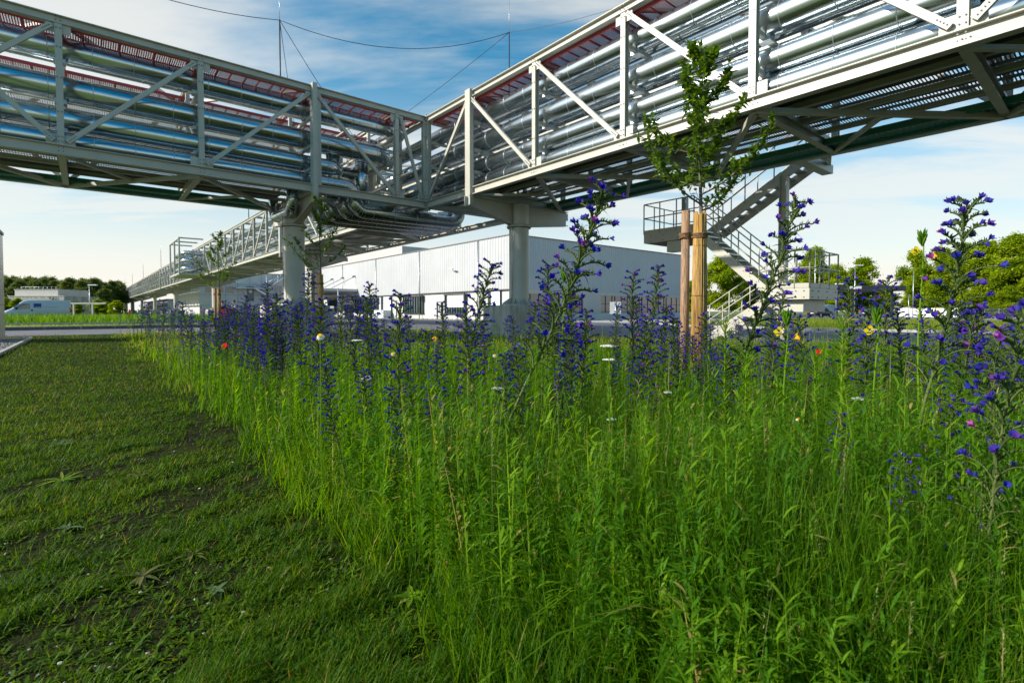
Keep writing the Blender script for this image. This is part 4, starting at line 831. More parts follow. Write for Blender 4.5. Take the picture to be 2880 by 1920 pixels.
for px in (209, 262): q_ = px2w(px, 80); mb = MB(); mb.beam((q_.x, q_.y, 0), (q_.x, q_.y, 2.1), .2, .2, (0, 1, 0)); mb.build('post', MT['steel'], PG)

# ------------------------------------------------------------------ people
def person(p, label, shirt, trousers, face=0.0, arm=0.15):
    t = thing('person', label, 'person', tuple(p), 'people near the far bridge', grid=False); t.rotation_euler = (0, 0, face)
    def skin(name, verts, edges, rad, m, root=0):
        me = bpy.data.meshes.new(name); me.from_pydata(verts, edges, []); o = bpy.data.objects.new(name, me); COL.objects.link(o); o.parent = t
        sk = o.modifiers.new('skin', 'SKIN'); sd = me.skin_vertices[0].data
        for i, r in enumerate(rad): sd[i].radius = (r if isinstance(r, tuple) else (r, r)); sd[i].use_root = (i == root)
        o.modifiers.new('sub', 'SUBSURF').render_levels = 1; me.materials.append(m); return o
    V = [(0, 0, .93), (0, 0, 1.15), (0, 0, 1.38), (0, 0, 1.48), (0, 0.01, 1.56), (0, .02, 1.66), (0, 0.01, 1.74), (.17, 0, 1.40), (.25, .02, 1.13), (.24, -.1 - arm, .95), (.23, -.17 - arm, .90), (-.17, 0, 1.40), (-.25, .02, 1.13), (-.24, -.08, .90), (-.23, -.1, .82),
         (.1, 0, .86), (.12, -.03, .48), (.13, .03, .08), (.13, -.12, .04), (-.1, 0, .86), (-.12, .05, .48), (-.13, .1, .08), (-.13, -.04, .04)]
    E = [(0, 1), (1, 2), (2, 3), (3, 4), (4, 5), (5, 6), (2, 7), (7, 8), (8, 9), (9, 10), (2, 11), (11, 12), (12, 13), (13, 14), (0, 15), (15, 16), (16, 17), (17, 18), (0, 19), (19, 20), (20, 21), (21, 22)]
    RR = [(.15, .11), (.14, .1), (.16, .1), .065, .06, .095, .06, .06, .045, .035, .03, .06, .045, .035, .03, .085, .06, .042, .035, .085, .06, .042, .035]
    skin('body', V, E, RR, MT['skin'])
    ti = [0, 1, 2, 7, 8, 11, 12]; mp_ = {k: i for i, k in enumerate(ti)}; e2 = [(mp_[a], mp_[b]) for a, b in E if a in mp_ and b in mp_]
    skin('shirt', [V[k] for k in ti], e2, [(.17, .125), (.16, .12), (.18, .12), .075, .062, .075, .062], shirt)
    ti = [0, 15, 16, 17, 19, 20, 21]; mp_ = {k: i for i, k in enumerate(ti)}; e2 = [(mp_[a], mp_[b]) for a, b in E if a in mp_ and b in mp_]
    skin('trousers', [V[k] for k in ti], e2, [(.165, .12), .1, .075, .06, .1, .075, .06], trousers)
    mb = MB(); mb.tube([(0, .03, 1.64), (0, .035, 1.7), (0, .03, 1.76), (0, .02, 1.79)], [.1, .108, .085, .03], 12); mb.build('hair', MT['hair'], t, origin=(0, 0, 0))
    mb = MB(); mb.tube([(0, -.1, 1.665), (0, -.125, 1.65)], [.012, .018], 6); mb.build('nose', MT['skin'], t, origin=(0, 0, 0))
person(px2w(626, 38), 'person in a dark shirt standing left of the red barrow', MT['clothdark'], MT['jeans'], R(20)); person(px2w(658, 36.5), 'person in a white shirt standing right of the red barrow', MT['clothwhite'], MT['jeans'], R(-40), .2)
person(px2w(742, 40), 'person in a hi-vis yellow vest left of the column plinth', MT['yellow'], MT['clothwhite'], R(10))
p = px2w(638, 36); mb = MB(); mb.add([(p.x - .15, p.y - .3, .45), (p.x + .15, p.y - .3, .45), (p.x + .15, p.y + .3, .55), (p.x - .15, p.y + .3, .55), (p.x - .24, p.y - .4, 1.1), (p.x + .24, p.y - .4, 1.2), (p.x + .24, p.y + .4, 1.2), (p.x - .24, p.y + .4, 1.1)], [(3, 2, 1, 0), (0, 1, 5, 4), (1, 2, 6, 5), (2, 3, 7, 6), (3, 0, 4, 7), (4, 5, 6, 7)])
for s in (-.15, .15): mb.tube([(p.x + s, p.y + .2, 0), (p.x + s * .9, p.y, .6)], .04, 6)
tag(mb.build('barrow', MT['redpaint'], None, (p.x, p.y, 0)), 'red barrow between the person in dark and the person in white', 'barrow')
# ------------------------------------------------------------------ grass and ground cover
def in_poly(P, poly):
    x, y = P[:, 0], P[:, 1]; ins = np.zeros(len(P), bool); j = len(poly) - 1
    for i in range(len(poly)):
        xi, yi = poly[i]; xj, yj = poly[j]
        c = ((yi > y) != (yj > y)) & (x < (xj - xi) * (y - yi) / (yj - yi + 1e-12) + xi); ins ^= c; j = i
    return ins
Kn = np.array([K.x, K.y]); An = np.array([AV.x, AV.y]); Bn = np.array([BV.x, BV.y])
def to_local(P): d = P - Kn; return np.stack([d @ An, d @ Bn], 1)
def to_world(P): return Kn + P[:, :1] * An + P[:, 1:] * Bn
def scatter(n, d0, d1, umax=1.12, power=1.0):
    """points in the view wedge, density falling with distance"""
    s = rng.random(n); d = (d0 ** (1 - power) + s * (d1 ** (1 - power) - d0 ** (1 - power))) ** (1 / (1 - power)) if power != 1 else d0 * (d1 / d0) ** s
    u = rng.uniform(-umax, umax, n); return np.stack([u * d, d], 1)
def vnoise(P, s, seed):
    r = np.random.default_rng(seed); ph = r.uniform(0, 6.28, (6, 3)); a = np.zeros(len(P))
    for k in range(6): f = s * (0.6 + 0.35 * k); a += np.sin(P[:, 0] * f * math.cos(ph[k, 0]) + P[:, 1] * f * math.sin(ph[k, 0]) + ph[k, 1])
    return a / 6
def rn(n, a, b): return rng.uniform(a, b, n)
def base3(P, z=0.0): return np.concatenate([P, np.full((len(P), 1), z)], 1)
LAWN = [(-12.3, -60), (-9.35, -60), (-9.35, 10.0), (-60, 10.15), (-60, 6.9), (-12.3, 6.9)]
# lawn
P = scatter(520000, 0.85, 24, power=1.15); P = P[in_poly(to_local(P), LAWN)]; dist = P[:, 1]
bare = vnoise(P, 3.2, 3) + 0.5 * vnoise(P, 9, 4) + 0.35 * vnoise(P, 25, 14); keep = (bare < 0.0 + 0.10 * dist) | (rng.random(len(P)) < 0.12); P = P[keep]; dist = P[:, 1]; n = len(P)
clump = vnoise(P, 11, 5); lg = rn(n, .015, .055) * (1 + 1.6 * np.clip(clump, -.3, 1) + .8 * (rng.random(n) > .97)) * (1 + 0.02 * dist)
parts = [blades(base3(P), rn(n, 0, 6.28), rn(n, .5, 1.5), lg, (0.0028 + 0.00055 * dist) * rn(n, .7, 1.4), rn(n, .2, 1.6), np.clip(rn(n, 0, .8) + 0.30 * vnoise(P, 2.5, 6) + .15 * vnoise(P, 13, 16) + (rng.random(n) > .95) * .5, 0, 1))]
# small broad weeds and clover in the lawn
P = scatter(5200, 0.85, 9, power=1.3); P = P[in_poly(to_local(P), LAWN)]
for k in range(7):
    n = len(P); az = rn(n, 0, 6.28); parts.append(blades(base3(P + rng.normal(0, .004, P.shape), 0.004), az, rn(n, .1, .9), rn(n, .012, .04), rn(n, .004, .011), rn(n, 0, .9), np.clip(rn(n, .2, .9), 0, 1), LP_))
v, q, t, r_ = join_arr(parts); o = np_mesh('lawn_grass', v, q, t, r_, MT['lawn']); tag(o, 'short patchy lawn grass with bare dark soil at the left', 'grass', kind='stuff')
# meadow grass
MEAD = [(-9.9, -60), (-9.9, 9.9), (-2, 9.7), (1.4, 8.5), (2.9, 5.4), (3.5, -3.7), (5.4, -10.6), (8.5, -16.6), (13, -24), (20, -60)]
P = scatter(200000, 0.55, 30, power=1.15); L = to_local(P); wob = 0.30 * vnoise(P, 2.4, 31) + .16 * vnoise(P, 7, 32); P = P[in_poly(L + rng.normal(0, .07, L.shape) + wob[:, None] * np.array([1.0, 0]), MEAD)]; L = to_local(P); dist = P[:, 1]; n = len(P)
edge = np.clip((L[:, 0] + 10.0) / 0.5, 0.35, 1); cl = vnoise(P, 2.2, 8); nearcut = np.clip((dist - 0.35) / 0.9, .45, 1); farcut = np.clip(1.25 - dist / 20, 0.5, 1)
lg = (rn(n, .18, .62) + 0.10 * cl) * edge * nearcut * farcut
tint = np.clip(rn(n, 0, .75) + .2 * vnoise(P, 1.2, 9) + np.clip((dist - 9) / 14, 0, .35) + (rng.random(n) > .965) * .4, 0, 1)
parts = [blades(base3(P), rn(n, 0, 6.28), rn(n, 1.1, 1.56), lg, (0.0034 + 0.0007 * dist) * rn(n, .6, 1.5), rn(n, .1, 1.3) * rn(n, .2, 1), tint)]
# arching broad blades
m = rng.random(n) < .05; n2 = m.sum(); parts.append(blades(base3(P[m]), rn(n2, 0, 6.28), rn(n2, 1.0, 1.4), lg[m] * 1.1, (0.008 + .0006 * dist[m]) * rn(n2, .7, 1.3), rn(n2, 1.0, 2.1), tint[m], LP_))
v, q, t, r_ = join_arr(parts); o = np_mesh('meadow_grass', v, q, t, r_, MT['grass']); tag(o, 'dense tall green meadow grass filling the foreground', 'grass', kind='stuff')
# leafy weeds: stems with lance leaves
def weeds(name, label, count, d0, d1, hlo, hhi, per, ll, lw, up, m, poly=MEAD, power=1.3, stemw=.0045, smin=.12, feath=False):
    P = scatter(count, d0, d1, power=power); L = to_local(P); P = P[in_poly(L, poly) & (L[:, 0] > -9.8)]; P = P[vnoise(P, 2.6, len(label)) + rn(len(P), -.35, .35) > -.12]; n = len(P); dist = P[:, 1]
    h = rn(n, hlo, hhi) * np.clip((dist - .3) / 1.3, .4, 1); az = rn(n, 0, 6.28); lean = 1.56 - np.abs(rng.normal(0, .14, n)); tn = np.where(rng.random(n) < .03, 1.0, rn(n, 0, .9)); out = []
    out.append(blades(base3(P), az, lean, h, stemw + .0006 * dist, rn(n, -.05, .12), tn, np.array([1, .95, .85, .6])))
    for k in range(per):
        s = smin + (.98 - smin) * (k + rng.random(n) * .6) / per; b = base3(P); b[:, 0] += np.cos(az) * np.cos(lean) * h * s; b[:, 1] += np.sin(az) * np.cos(lean) * h * s; b[:, 2] = h * s * np.sin(lean)
        sz = (1.15 - .55 * s) * (h / hhi) ** .5; la = rn(n, 0, 6.28)
        out.append(blades(b, la, rn(n, *up), ll * rn(n, .7, 1.25) * sz, lw * rn(n, .7, 1.2) * sz + .0004 * dist, rn(n, .3, 1.5), np.where((rng.random(n) < .015) | ((tn > .95) & (rng.random(n) < .4)), 1.0, np.minimum(tn, .9) * .6 + .36 * rng.random(n)), LP_))
        if feath:
            for j in range(4):
                bb = b.copy(); f = ll * sz * (.25 + .18 * j); bb[:, 0] += np.cos(la) * f * .8; bb[:, 1] += np.sin(la) * f * .8; bb[:, 2] += f * .35
                for sg in (-1, 1): out.append(blades(bb, la + sg * 1.0, rn(n, .1, .7), ll * sz * .3, lw * .8 * sz + .0003 * dist, rn(n, 0, .6), tn * .7, LP_))
    v, q, t, r_ = join_arr(out); o = np_mesh(name, v, q, t, r_, m); tag(o, label, 'weeds', kind='stuff')
weeds('leafy_weeds', 'leafy green weed stems with lance shaped leaves standing in the meadow', 4600, 0.9, 16, .32, .76, 22, .090, .013, (.5, 1.15), MT['weed'])
weeds('leafy_weeds', 'broad leaved green weed stems close in the foreground meadow', 4200, 0.95, 7.5, .32, .72, 26, .105, .014, (.45, 1.2), MT['weed'], stemw=.006)
weeds('seed_grass', 'flowering grass stalks with pale seed heads in the meadow', 900, 1.0, 16, .45, .82, 16, .020, .0035, (1.0, 1.4), MT['seed'], stemw=.002, smin=.74)
weeds('feathery_weeds', 'low feathery yarrow leaves near the ground of the meadow', 2600, 0.8, 8, .14, .38, 6, .11, .007, (.3, 1.1), MT['weed'], feath=True)
weeds('bushy_weeds', 'narrow leaved bushy weeds at the right of the meadow', 600, 1.2, 10, .5, .85, 46, .075, .007, (.75, 1.25), MT['weed'])
# far grass strips
def strip(name, label, poly, count, d0, d1, h0, h1, w, m, power=1.2, umax=1.1):
    P = scatter(count, d0, d1, power=power, umax=umax); P = P[in_poly(to_local(P), poly)]; n = len(P); dist = P[:, 1]
    v, q, t, r_ = blades(base3(P, -.02), rn(n, 0, 6.28), rn(n, 1.1, 1.56), rn(n, h0, h1), w * dist * rn(n, .7, 1.3), rn(n, 0, 1.1), np.clip(rn(n, 0, .75) + .35 * vnoise(P, .25, 21), 0, 1))
    o = np_mesh(name, v, q, t, r_, m); tag(o, label, 'grass', kind='stuff')
strip('verge_grass', 'rough grass field between the right-hand road and the car park', [(30, -60), (21.9, -20), (19.2, -8), (19.6, -2), (22.2, 4), (30, 7.8), (54.8, 7.8), (54.8, -60)], 90000, 15, 100, .22, .55, .0011, MT['field'])
strip('verge_grass', 'short bright grass strip between the left road and the footpath', [(-90, 19.1), (3.5, 19.2), (8.6, 24), (8.6, 33), (-90, 33.2)], 60000, 22, 90, .05, .13, .0012, MT['field'])
strip('verge_grass', 'tall grass in front of the white van', [(-90, 36.7), (8.6, 36.7), (8.6, 62), (-90, 62)], 90000, 30, 120, .5, 1.05, .0010, MT['grass'])
strip('verge_grass', 'thin bright grass strip along the foot of the hall', [(22.7, 24), (23.9, 24), (23.9, 90), (22.7, 90)], 60000, 40, 140, .06, .14, .0014, MT['field'], umax=.6)
strip('verge_grass', 'thin bright grass strip before the glass front of the hall', [(25, 21.6), (60, 21.6), (60, 23.4), (25, 23.4)], 60000, 45, 110, .06, .14, .0014, MT['field'], umax=.8)
for k in range(22):      # stalks before the van
    pass
# gravel
mb = MB(); L = []
for k in range(1500):
    q = random.uniform(-5.5, 6.7); p = random.uniform(-13.05, -12.36); r = random.uniform(.018, .045); c = Vector((p, q, r * .4)); a = random.random() * 6; vs = []
    for zz, rr in ((-.6, .7), (.1, 1), (.7, .5)):
        for i in range(5): an = a + i * 1.257; j = random.uniform(.75, 1.2); vs.append(c + Vector((math.cos(an) * r * rr * j, math.sin(an) * r * rr * j, zz * r * .7)))
    mb.add(vs, [(i + 5 * l, (i + 1) % 5 + 5 * l, (i + 1) % 5 + 5 * l + 5, i + 5 * l + 5) for l in range(2) for i in range(5)] + [(10, 11, 12, 13, 14)])
tag(mb.build('gravel', MT['stone'], None, (0, 0, 0), grid=True), 'coarse grey gravel at the foot of the metal wall', 'gravel', kind='stuff')
mb = MB(); PP = scatter(900, .85, 5, power=1.3); PP = PP[in_poly(to_local(PP), LAWN)]
for x, y in PP:
    r = random.uniform(.002, .007) * random.uniform(.7, 1.2); c = Vector((x, y, r * .5)); a = random.random() * 6; vs = []
    for zz, rr in ((-.6, .7), (.1, 1), (.7, .5)):
        for i in range(5): an = a + i * 1.257; j = random.uniform(.75, 1.2); vs.append(c + Vector((math.cos(an) * r * rr * j * 1.3, math.sin(an) * r * rr * j, zz * r * .7)))
    mb.add(vs, [(i + 5 * l, (i + 1) % 5 + 5 * l, (i + 1) % 5 + 5 * l + 5, i + 5 * l + 5) for l in range(2) for i in range(5)] + [(10, 11, 12, 13, 14)])
tag(mb.build('pebbles', MT['pebble'], None, (0, 0, 0)), 'small pale pebbles on the bare soil of the lawn', 'pebbles', kind='stuff')

# ------------------------------------------------------------------ viper's bugloss
def leaf(mb, b, d, up, L, w, droop=.4, n=3):
    """folded lance leaf along d"""
    b, d, up = Vector(b), Vector(d).normalized(), Vector(up); s = d.cross(up).normalized(); u = s.cross(d).normalized(); vs = []; pr = (.35, 1, .8, 0)
    for i in range(4):
        t_ = i / 3; c = b + d * (L * t_) - u * (droop * L * t_ * t_); ww = w * pr[i] / 2; vs += [c + s * ww + u * ww * .35, c - u * 0, c - s * ww + u * ww * .35]
    mb.add(vs, [(3 * i + j, 3 * i + j + 1, 3 * i + j + 4, 3 * i + j + 3) for i in range(3) for j in range(2)], True)
def flower(mb, b, d, r, L, up):
    b, d = Vector(b), Vector(d).normalized(); s = d.cross(Vector(up)).normalized(); u = s.cross(d).normalized(); ring = [b]; k0 = random.random() * 6
    o = []; mb.rv = min(1, max(0, random.betavariate(1.6, 2.2))); vs = []
    for i in range(10):
        a = k0 + i * .628; rr = r * (1 if i % 2 == 0 else .84); ll = L * (1.15 if i % 2 == 0 else .8); rr *= .8 + .4 * random.random()
        vs.append(b + d * ll + (s * math.cos(a) + u * math.sin(a)) * rr)
    inner = [b + d * L * .35 + (s * math.cos(k0 + i * 1.257) + u * math.sin(k0 + i * 1.257)) * r * .3 for i in range(5)]
    V = [b] + inner + vs; f = []
    for i in range(5): j = (i + 1) % 5; f += [(0, 1 + i, 1 + j), (1 + i, 6 + 2 * i, 6 + (2 * i + 1) % 10, 1 + j), (1 + j, 6 + (2 * i + 1) % 10, 6 + (2 * i + 2) % 10)]
    mb.add(V, f, True)
def echium(H, seed, ncy, hi=True, frac=.60, fl=1.0):
    random.seed(seed); st, lf, fw = MB(), MB(), MB(); bend = random.uniform(-.05, .05); bd = random.uniform(0, 6.28)
    def sp(t): return Vector((math.cos(bd) * bend * t * t * H + .008 * math.sin(t * 9 + seed) * H, math.sin(bd) * bend * t * t * H + .006 * math.sin(t * 7 + seed) * H, H * t))
    st.rv = .75; st.tube([sp(k / 10) for k in range(11)], [(.0060 - .0042 * k / 10) * (1 if hi else 1.5) for k in range(11)], 6 if hi else 4, False)
    for k in range(ncy):
        s = k / (ncy - 1); t = (1 - frac) + frac * (s ** .85) * .995; az = k * 2.39996 + random.uniform(-.3, .3); b = sp(t)
        prof = math.sin(min(1, (1 - s) * 1.15 + .16) * math.pi * .62); L = H * .078 * (.35 + .75 * prof) * random.uniform(.75, 1.25)
        hd = Vector((math.cos(az), math.sin(az), 0)); el = random.uniform(.55, 1.0); pts = [b]; dirs = []; c = b.copy(); nseg = 6 if hi else 3
        for j in range(nseg):
            e = el + .25 - (1.15 * (j / nseg) ** 1.4); d = hd * math.cos(e) + Vector((0, 0, math.sin(e))); c = c + d * (L / nseg); pts.append(c); dirs.append(d)
        st.rv = random.uniform(.3, .8); st.tube(pts, [.0027 if hi else .0032] * len(pts), 4 if hi else 3, False)
        # bract leaf below the cyme
        lf.rv = random.uniform(.1, .7); leaf(lf, b, hd + Vector((0, 0, random.uniform(-.1, .5))), (0, 0, 1), L * .65, .0075 * (1 if hi else 1.5), .5)
        # calyces
        if hi:
            for j in range(1, nseg + 1):
                for sg in (-1, 1, 0):
                    sd = hd.cross(Vector((0, 0, 1))); st.rv = random.uniform(0, .75); dd = Vector((0, 0, 1)) * .9 + sd * sg * .8 + dirs[j - 1] * .55
                    leaf(st, pts[j] - dirs[j - 1] * L / nseg * random.random(), dd, hd, random.uniform(.011, .018), .0062, .2)
        else:
            for j in range(1, nseg + 1): st.rv = random.uniform(0, .6); leaf(st, pts[j], Vector((0, 0, 1)) + dirs[j - 1], hd, .016, .010, .2)
        nf = random.choice((1, 2, 2, 3, 3) if s > .2 else (0, 1, 1, 2, 2))
        for j in range(nf):
            d = dirs[-1 if j < 2 else -2]; dd = d * .9 + Vector((0, 0, random.uniform(.1, .8))) + hd.cross(Vector((0, 0, 1))) * random.uniform(-.7, .7); flower(fw, pts[-1 - (j > 1)] + Vector((0, 0, .002)), dd, random.uniform(.008, .012) * fl, random.uniform(.015, .023) * fl, (0.3, .2, 1))
    for k in range(9):       # tip cluster
        a = k * 2.4; d = Vector((math.cos(a) * .6, math.sin(a) * .6, 1)); st.rv = .2; leaf(st, sp(.985), d, (math.sin(a), math.cos(a), .1), .018, .005, .1)
        if k % 3 == 0: flower(fw, sp(1.0) + Vector((0, 0, .0)), d, .010 * fl, .016 * fl, (1, 0, .2))
    nl = int(26 * (1 - frac) / .4) if hi else 10
    for k in range(nl):
        t = .03 + (1 - frac + .05) * (k / nl); az = k * 2.4 + random.uniform(-.4, .4); lf.rv = random.uniform(.1, .9)
        leaf(lf, sp(t), (math.cos(az), math.sin(az), random.uniform(.1, .9)), (0, 0, 1), random.uniform(.06, .12) * (1.2 - t), random.uniform(.010, .016), random.uniform(.3, .9))
    return st, lf, fw
def echium_thing(H, seed, ncy, hi, label, group, frac=.6, fl=1.0):
    t = thing('vipers_bugloss', label, 'wildflower', (0, 0, 0), group, grid=False); st, lf, fw = echium(H, seed, ncy, hi, frac, fl)
    st.build('stem', MT['ech_gr'], t); lf.build('leaves', MT['ech_gr'], t); fw.build('flowers', MT['ech_fl'], t); return t
rs = random.Random(5)
def place(t, base, tip=None, H=1.0):
    base = Vector(base); t.location = base
    if tip is not None:
        d = Vector(tip) - base; t.rotation_mode = 'QUATERNION'; t.rotation_quaternion = d.to_track_quat('Z', 'Y') @ Matrix.Rotation(rs.random() * 6.28, 4, 'Z').to_quaternion(); s = d.length / H; t.scale = (s, s, s)
LP = [(echium_thing(1.0, s, 48, True, 'x', None, f, .88), 1.0) for s, f in ((1, .62), (2, .66), (3, .58), (4, .7), (5, .55), (6, .5), (7, .64))]
LO = [echium_thing(1.0, s, 24, False, 'x', None, f, 1.15) for s, f in ((11, .6), (12, .66), (13, .55), (14, .62), (15, .5))]
used = set()
def ech(kind, base, tip, label, group):
    pool = LP if kind == 'hi' else [(x, 1.0) for x in LO]; i = rs.randrange(len(pool)); src = pool[i][0]
    if (kind, i) in used: c = copy_thing(src, base)
    else: c = src; used.add((kind, i))
    c['label'] = label; c['group'] = group; place(c, base, tip); return c
G1 = "tall viper's bugloss plants in the foreground"
# (tip px, tip y, depth, base px, base y or None -> ground)
heroes = [(1706, 551, 2.6, 1330, "tallest blue viper's bugloss near the centre, leaning right over the hall"),
 (1378, 747, 3.6, 1235, "blue flower spike leaning right in front of the round centre column"),
 (2235, 582, 3.0, 1975, "blue flower spike leaning right across the steel stairs"),
 (2712, 575, 2.3, 2545, "tall dark blue spike at the right reaching into the sky"),
 (2868, 880, 1.35, 2740, "blurred close blue spike cut by the right border"),
 (2786, 925, 2.1, 2740, "branching blue spike between the tall right spike and the border"),
 (1145, 833, 3.0, 1110, "bushy blue spike left of the centre column, before the hall doors"),
 (1838, 758, 4.6, 1820, "slim blue spike just left of the round timber stake"),
 (1790, 772, 4.9, 1770, "slim blue spike second to the left of the timber stake"),
 (1549, 752, 4.6, 1530, "slim blue spike right of the centre column plinth"),
 (1617, 770, 4.9, 1600, "slim blue spike before the glass front, left of the tallest one"),
 (1041, 808, 5.5, 1045, "narrow blue spike before the hall left of the canopy pole"),
 (2380, 788, 3.8, 2385, "narrow blue spike in front of the dark estate car"),
 (2488, 784, 4.0, 2480, "narrow blue spike in front of the gate roof"),
 (2186, 828, 3.6, 2150, "blue spike in front of the lower stair landing"),
 (906, 1035, 2.6, 985, "blue spike low in front of the second small tree"),
 (1108, 1096, 2.4, 1190, "small blue spike at the left edge of the foreground grass"),
 (2372, 1172, 1.9, 2385, "small blue spike low in the right foreground grass"),
 (2560, 1290, 1.5, 2580, "short dark blue spike in the shaded right foreground"),
 (2690, 1130, 1.7, 2640, "blue spike half hidden below the tall right spike"),
 (1300, 880, 2.9, 1340, "broad blue spike in the middle of the flowers left of centre"),
 (1440, 985, 2.7, 1500, "broad blue spike just right of the picture centre"),
 (862, 770, 9.5, 862, "slender blue spike rising before the thick left column"),
 (760, 800, 8.5, 745, "blue spike leaning right of the person in the hi-vis vest"),
 (1905, 900, 3.6, 1900, "blue spike at the foot of the timber stake"),
 (2060, 1000, 3.2, 2080, "blue spike right of the reed wrapped trunk"),
 (2840, 700, 3.1, 2850, "tall blue spike at the right border in front of the trees")]
heroes = heroes[:-1]
for tx, ty, d, bx, lab in heroes:
    b = px2w(bx, d * .97, z=0); tp = px2w(tx, d, ty); ech('hi', b, tp, lab, G1)
# region fills; each region shares one true label
def fill(n, kind, region, dlo, dhi, ulo, uhi, hlo, hhi, lab, grp, power=1.0, seed=0):
    r2 = random.Random(seed); c = 0; tries = 0
    while c < n and tries < 20000:
        tries += 1; s = r2.random(); d = dlo * (dhi / dlo) ** s; u = r2.uniform(ulo, uhi); x, y = u * d, d; p, q = w2l(Vector((x, y, 0)))
        if not region(p, q): continue
        h = r2.uniform(hlo, hhi) * (r2.random() * .25 + .8); b = Vector((x, y, 0)); tp = b + Vector((r2.gauss(0, .07) * h, r2.gauss(0, .07) * h, h)); ech(kind, b, tp, lab, grp); c += 1
inm = lambda p, q: in_poly(np.array([[p, q]]), MEAD)[0]
fill(34, 'hi', lambda p, q: inm(p, q) and p > -9.6, 4.2, 7.5, -.72, -.42, .85, 1.18, "blue viper's bugloss in the dense patch before the far bridge and the people", "viper's bugloss in the left patch", seed=1)
fill(86, 'lo', lambda p, q: inm(p, q) and p > -9.75, 7.2, 24, -.86, -.36, .80, 1.22, "blue viper's bugloss farther back in the left patch, below the far bridge", "viper's bugloss far in the left patch", seed=2)
fill(26, 'hi', inm, 3.2, 8.5, -.42, .06, .70, 1.18, "blue viper's bugloss between the second small tree and the centre column", "viper's bugloss left of centre", seed=3)
fill(8, 'hi', inm, 2.3, 3.4, -.3, .35, .45, .8, "blue viper's bugloss close below the picture centre", "viper's bugloss close to the centre", seed=33)
fill(34, 'hi', inm, 3.0, 7.0, .06, .40, .65, 1.15, "blue viper's bugloss between the centre column and the staked tree", "viper's bugloss right of centre", seed=4)
fill(36, 'hi', inm, 2.8, 7.5, .40, 1.0, .62, 1.12, "blue viper's bugloss between the staked tree and the right border", "viper's bugloss at the right", seed=5)
fill(26, 'lo', inm, 6.5, 13, -.36, .5, .6, .95, "small distant blue viper's bugloss in the sunlit meadow before the hall", "distant viper's bugloss in the sunlit meadow", seed=6)
fill(8, 'hi', inm, 4.2, 5.6, .30, .42, .65, .9, "blue viper's bugloss at the foot of the timber stake and reed wrap", "viper's bugloss at the staked tree", seed=8)
# many more far ones, beyond counting
vs_, r2 = [], random.Random(9)
mb1, mb2 = MB(), MB()
for k in range(150):
    for _ in range(200):
        d = 6.5 * (24 / 6.5) ** r2.random(); u = r2.uniform(-.88, -.2); p, q = w2l(Vector((u * d, d, 0)))
        if inm(p, q) and p > -9.8 and (p < -5 or r2.random() < .3): break
    h = r2.uniform(.55, 1.12); x, y = u * d, d; mb1.rv = .5; mb1.tube([(x, y, 0), (x + r2.gauss(0, .04), y, h)], .004, 3, False)
    for j in range(26):
        z = h * (.35 + .65 * j / 26); rr = .065 * (1.1 - j / 30); a = j * 2.4; c = Vector((x + rr * math.cos(a), y + rr * math.sin(a), z)); s = .016
        if r2.random() < .72: mb2.rv = r2.random() ** 1.5; mb2.add([c + Vector((r2.uniform(-s, s), r2.uniform(-s, s), r2.uniform(-s, s))) for _ in range(4)], [(0, 1, 2), (1, 2, 3), (0, 2, 3)])
        mb1.rv = r2.random() * .8; mb1.add([Vector((x, y, z - .02)), c + Vector((0, 0, -.004)), c + Vector((.004, .004, .008))], [(0, 1, 2)])
for o_ in (mb1,): o_.cur = 0
o = thing('bugloss_mass', 'uncounted blue bugloss stems filling the left patch', 'wildflowers', (0, 0, 0), grid=False); o['kind'] = 'stuff'
mb1.build('stems', MT['ech_gr'], o); mb2.build('flowers', MT['ech_fl'], o)

# ------------------------------------------------------------------ other single flowers
def primrose(px, ytip, d, label, H=None, nfl=1, seed=1):
    random.seed(seed); b = px2w(px, d); H = px2w(px, d, ytip).z; t = thing('evening_primrose', label, 'wildflower', tuple(b), 'evening primroses', grid=False)
    st, lf, fw = MB(), MB(), MB(); st.rv = .8; st.tube([(b.x + .01 * math.sin(k), b.y, H * k / 8) for k in range(9)], [.0075 - .0006 * k for k in range(9)], 7, False)
    for k in range(46):
        t_ = .12 + .83 * k / 46; a = k * 2.4; lf.rv = random.uniform(.3, .9); leaf(lf, (b.x, b.y, H * t_), (math.cos(a), math.sin(a), random.uniform(.5, 1.3)), (0, 0, 1), random.uniform(.06, .12) * (1.25 - t_ * .9), random.uniform(.014, .022) * (1.2 - .6 * t_), random.uniform(.2, .6))
    for k in range(16): a = k * 2.4; st.rv = random.uniform(.1, .7); d_ = Vector((math.cos(a) * .45, math.sin(a) * .45, 1)).normalized(); p0 = Vector((b.x, b.y, H - .05 + .003 * k)); st.tube([p0, p0 + d_ * .02, p0 + d_ * .04, p0 + d_ * .055], [.002, .005, .005, .001], 5)
    for k in range(nfl):
        a = 3.4 - k * 2.6; c = Vector((b.x + math.cos(a) * .03, b.y - .015, H - .085 - .03 * k)); d_ = Vector((math.cos(a), -.5, .35)).normalized(); s = d_.cross(Vector((0, 0, 1))).normalized(); u = s.cross(d_); fw.rv = .1 if k == 0 else .9
        for i in range(4):
            a0 = i * 1.571; e = lambda an, r, f: c + d_ * f + (s * math.cos(an) + u * math.sin(an)) * r
            fw.add([c, e(a0 - .25, .013, .016), e(a0 + .25, .013, .016), e(a0 - .72, .019, .030), e(a0 - .2, .025, .038), e(a0 + .2, .024, .034), e(a0 + .72, .020, .031)], [(0, 1, 2), (1, 3, 4), (1, 4, 5, 2), (2, 5, 6)], True)
    st.build('stem', MT['weed'], t); lf.build('leaves', MT['weed'], t)
    if nfl: fw.build('petals', MT['petaly'], t)
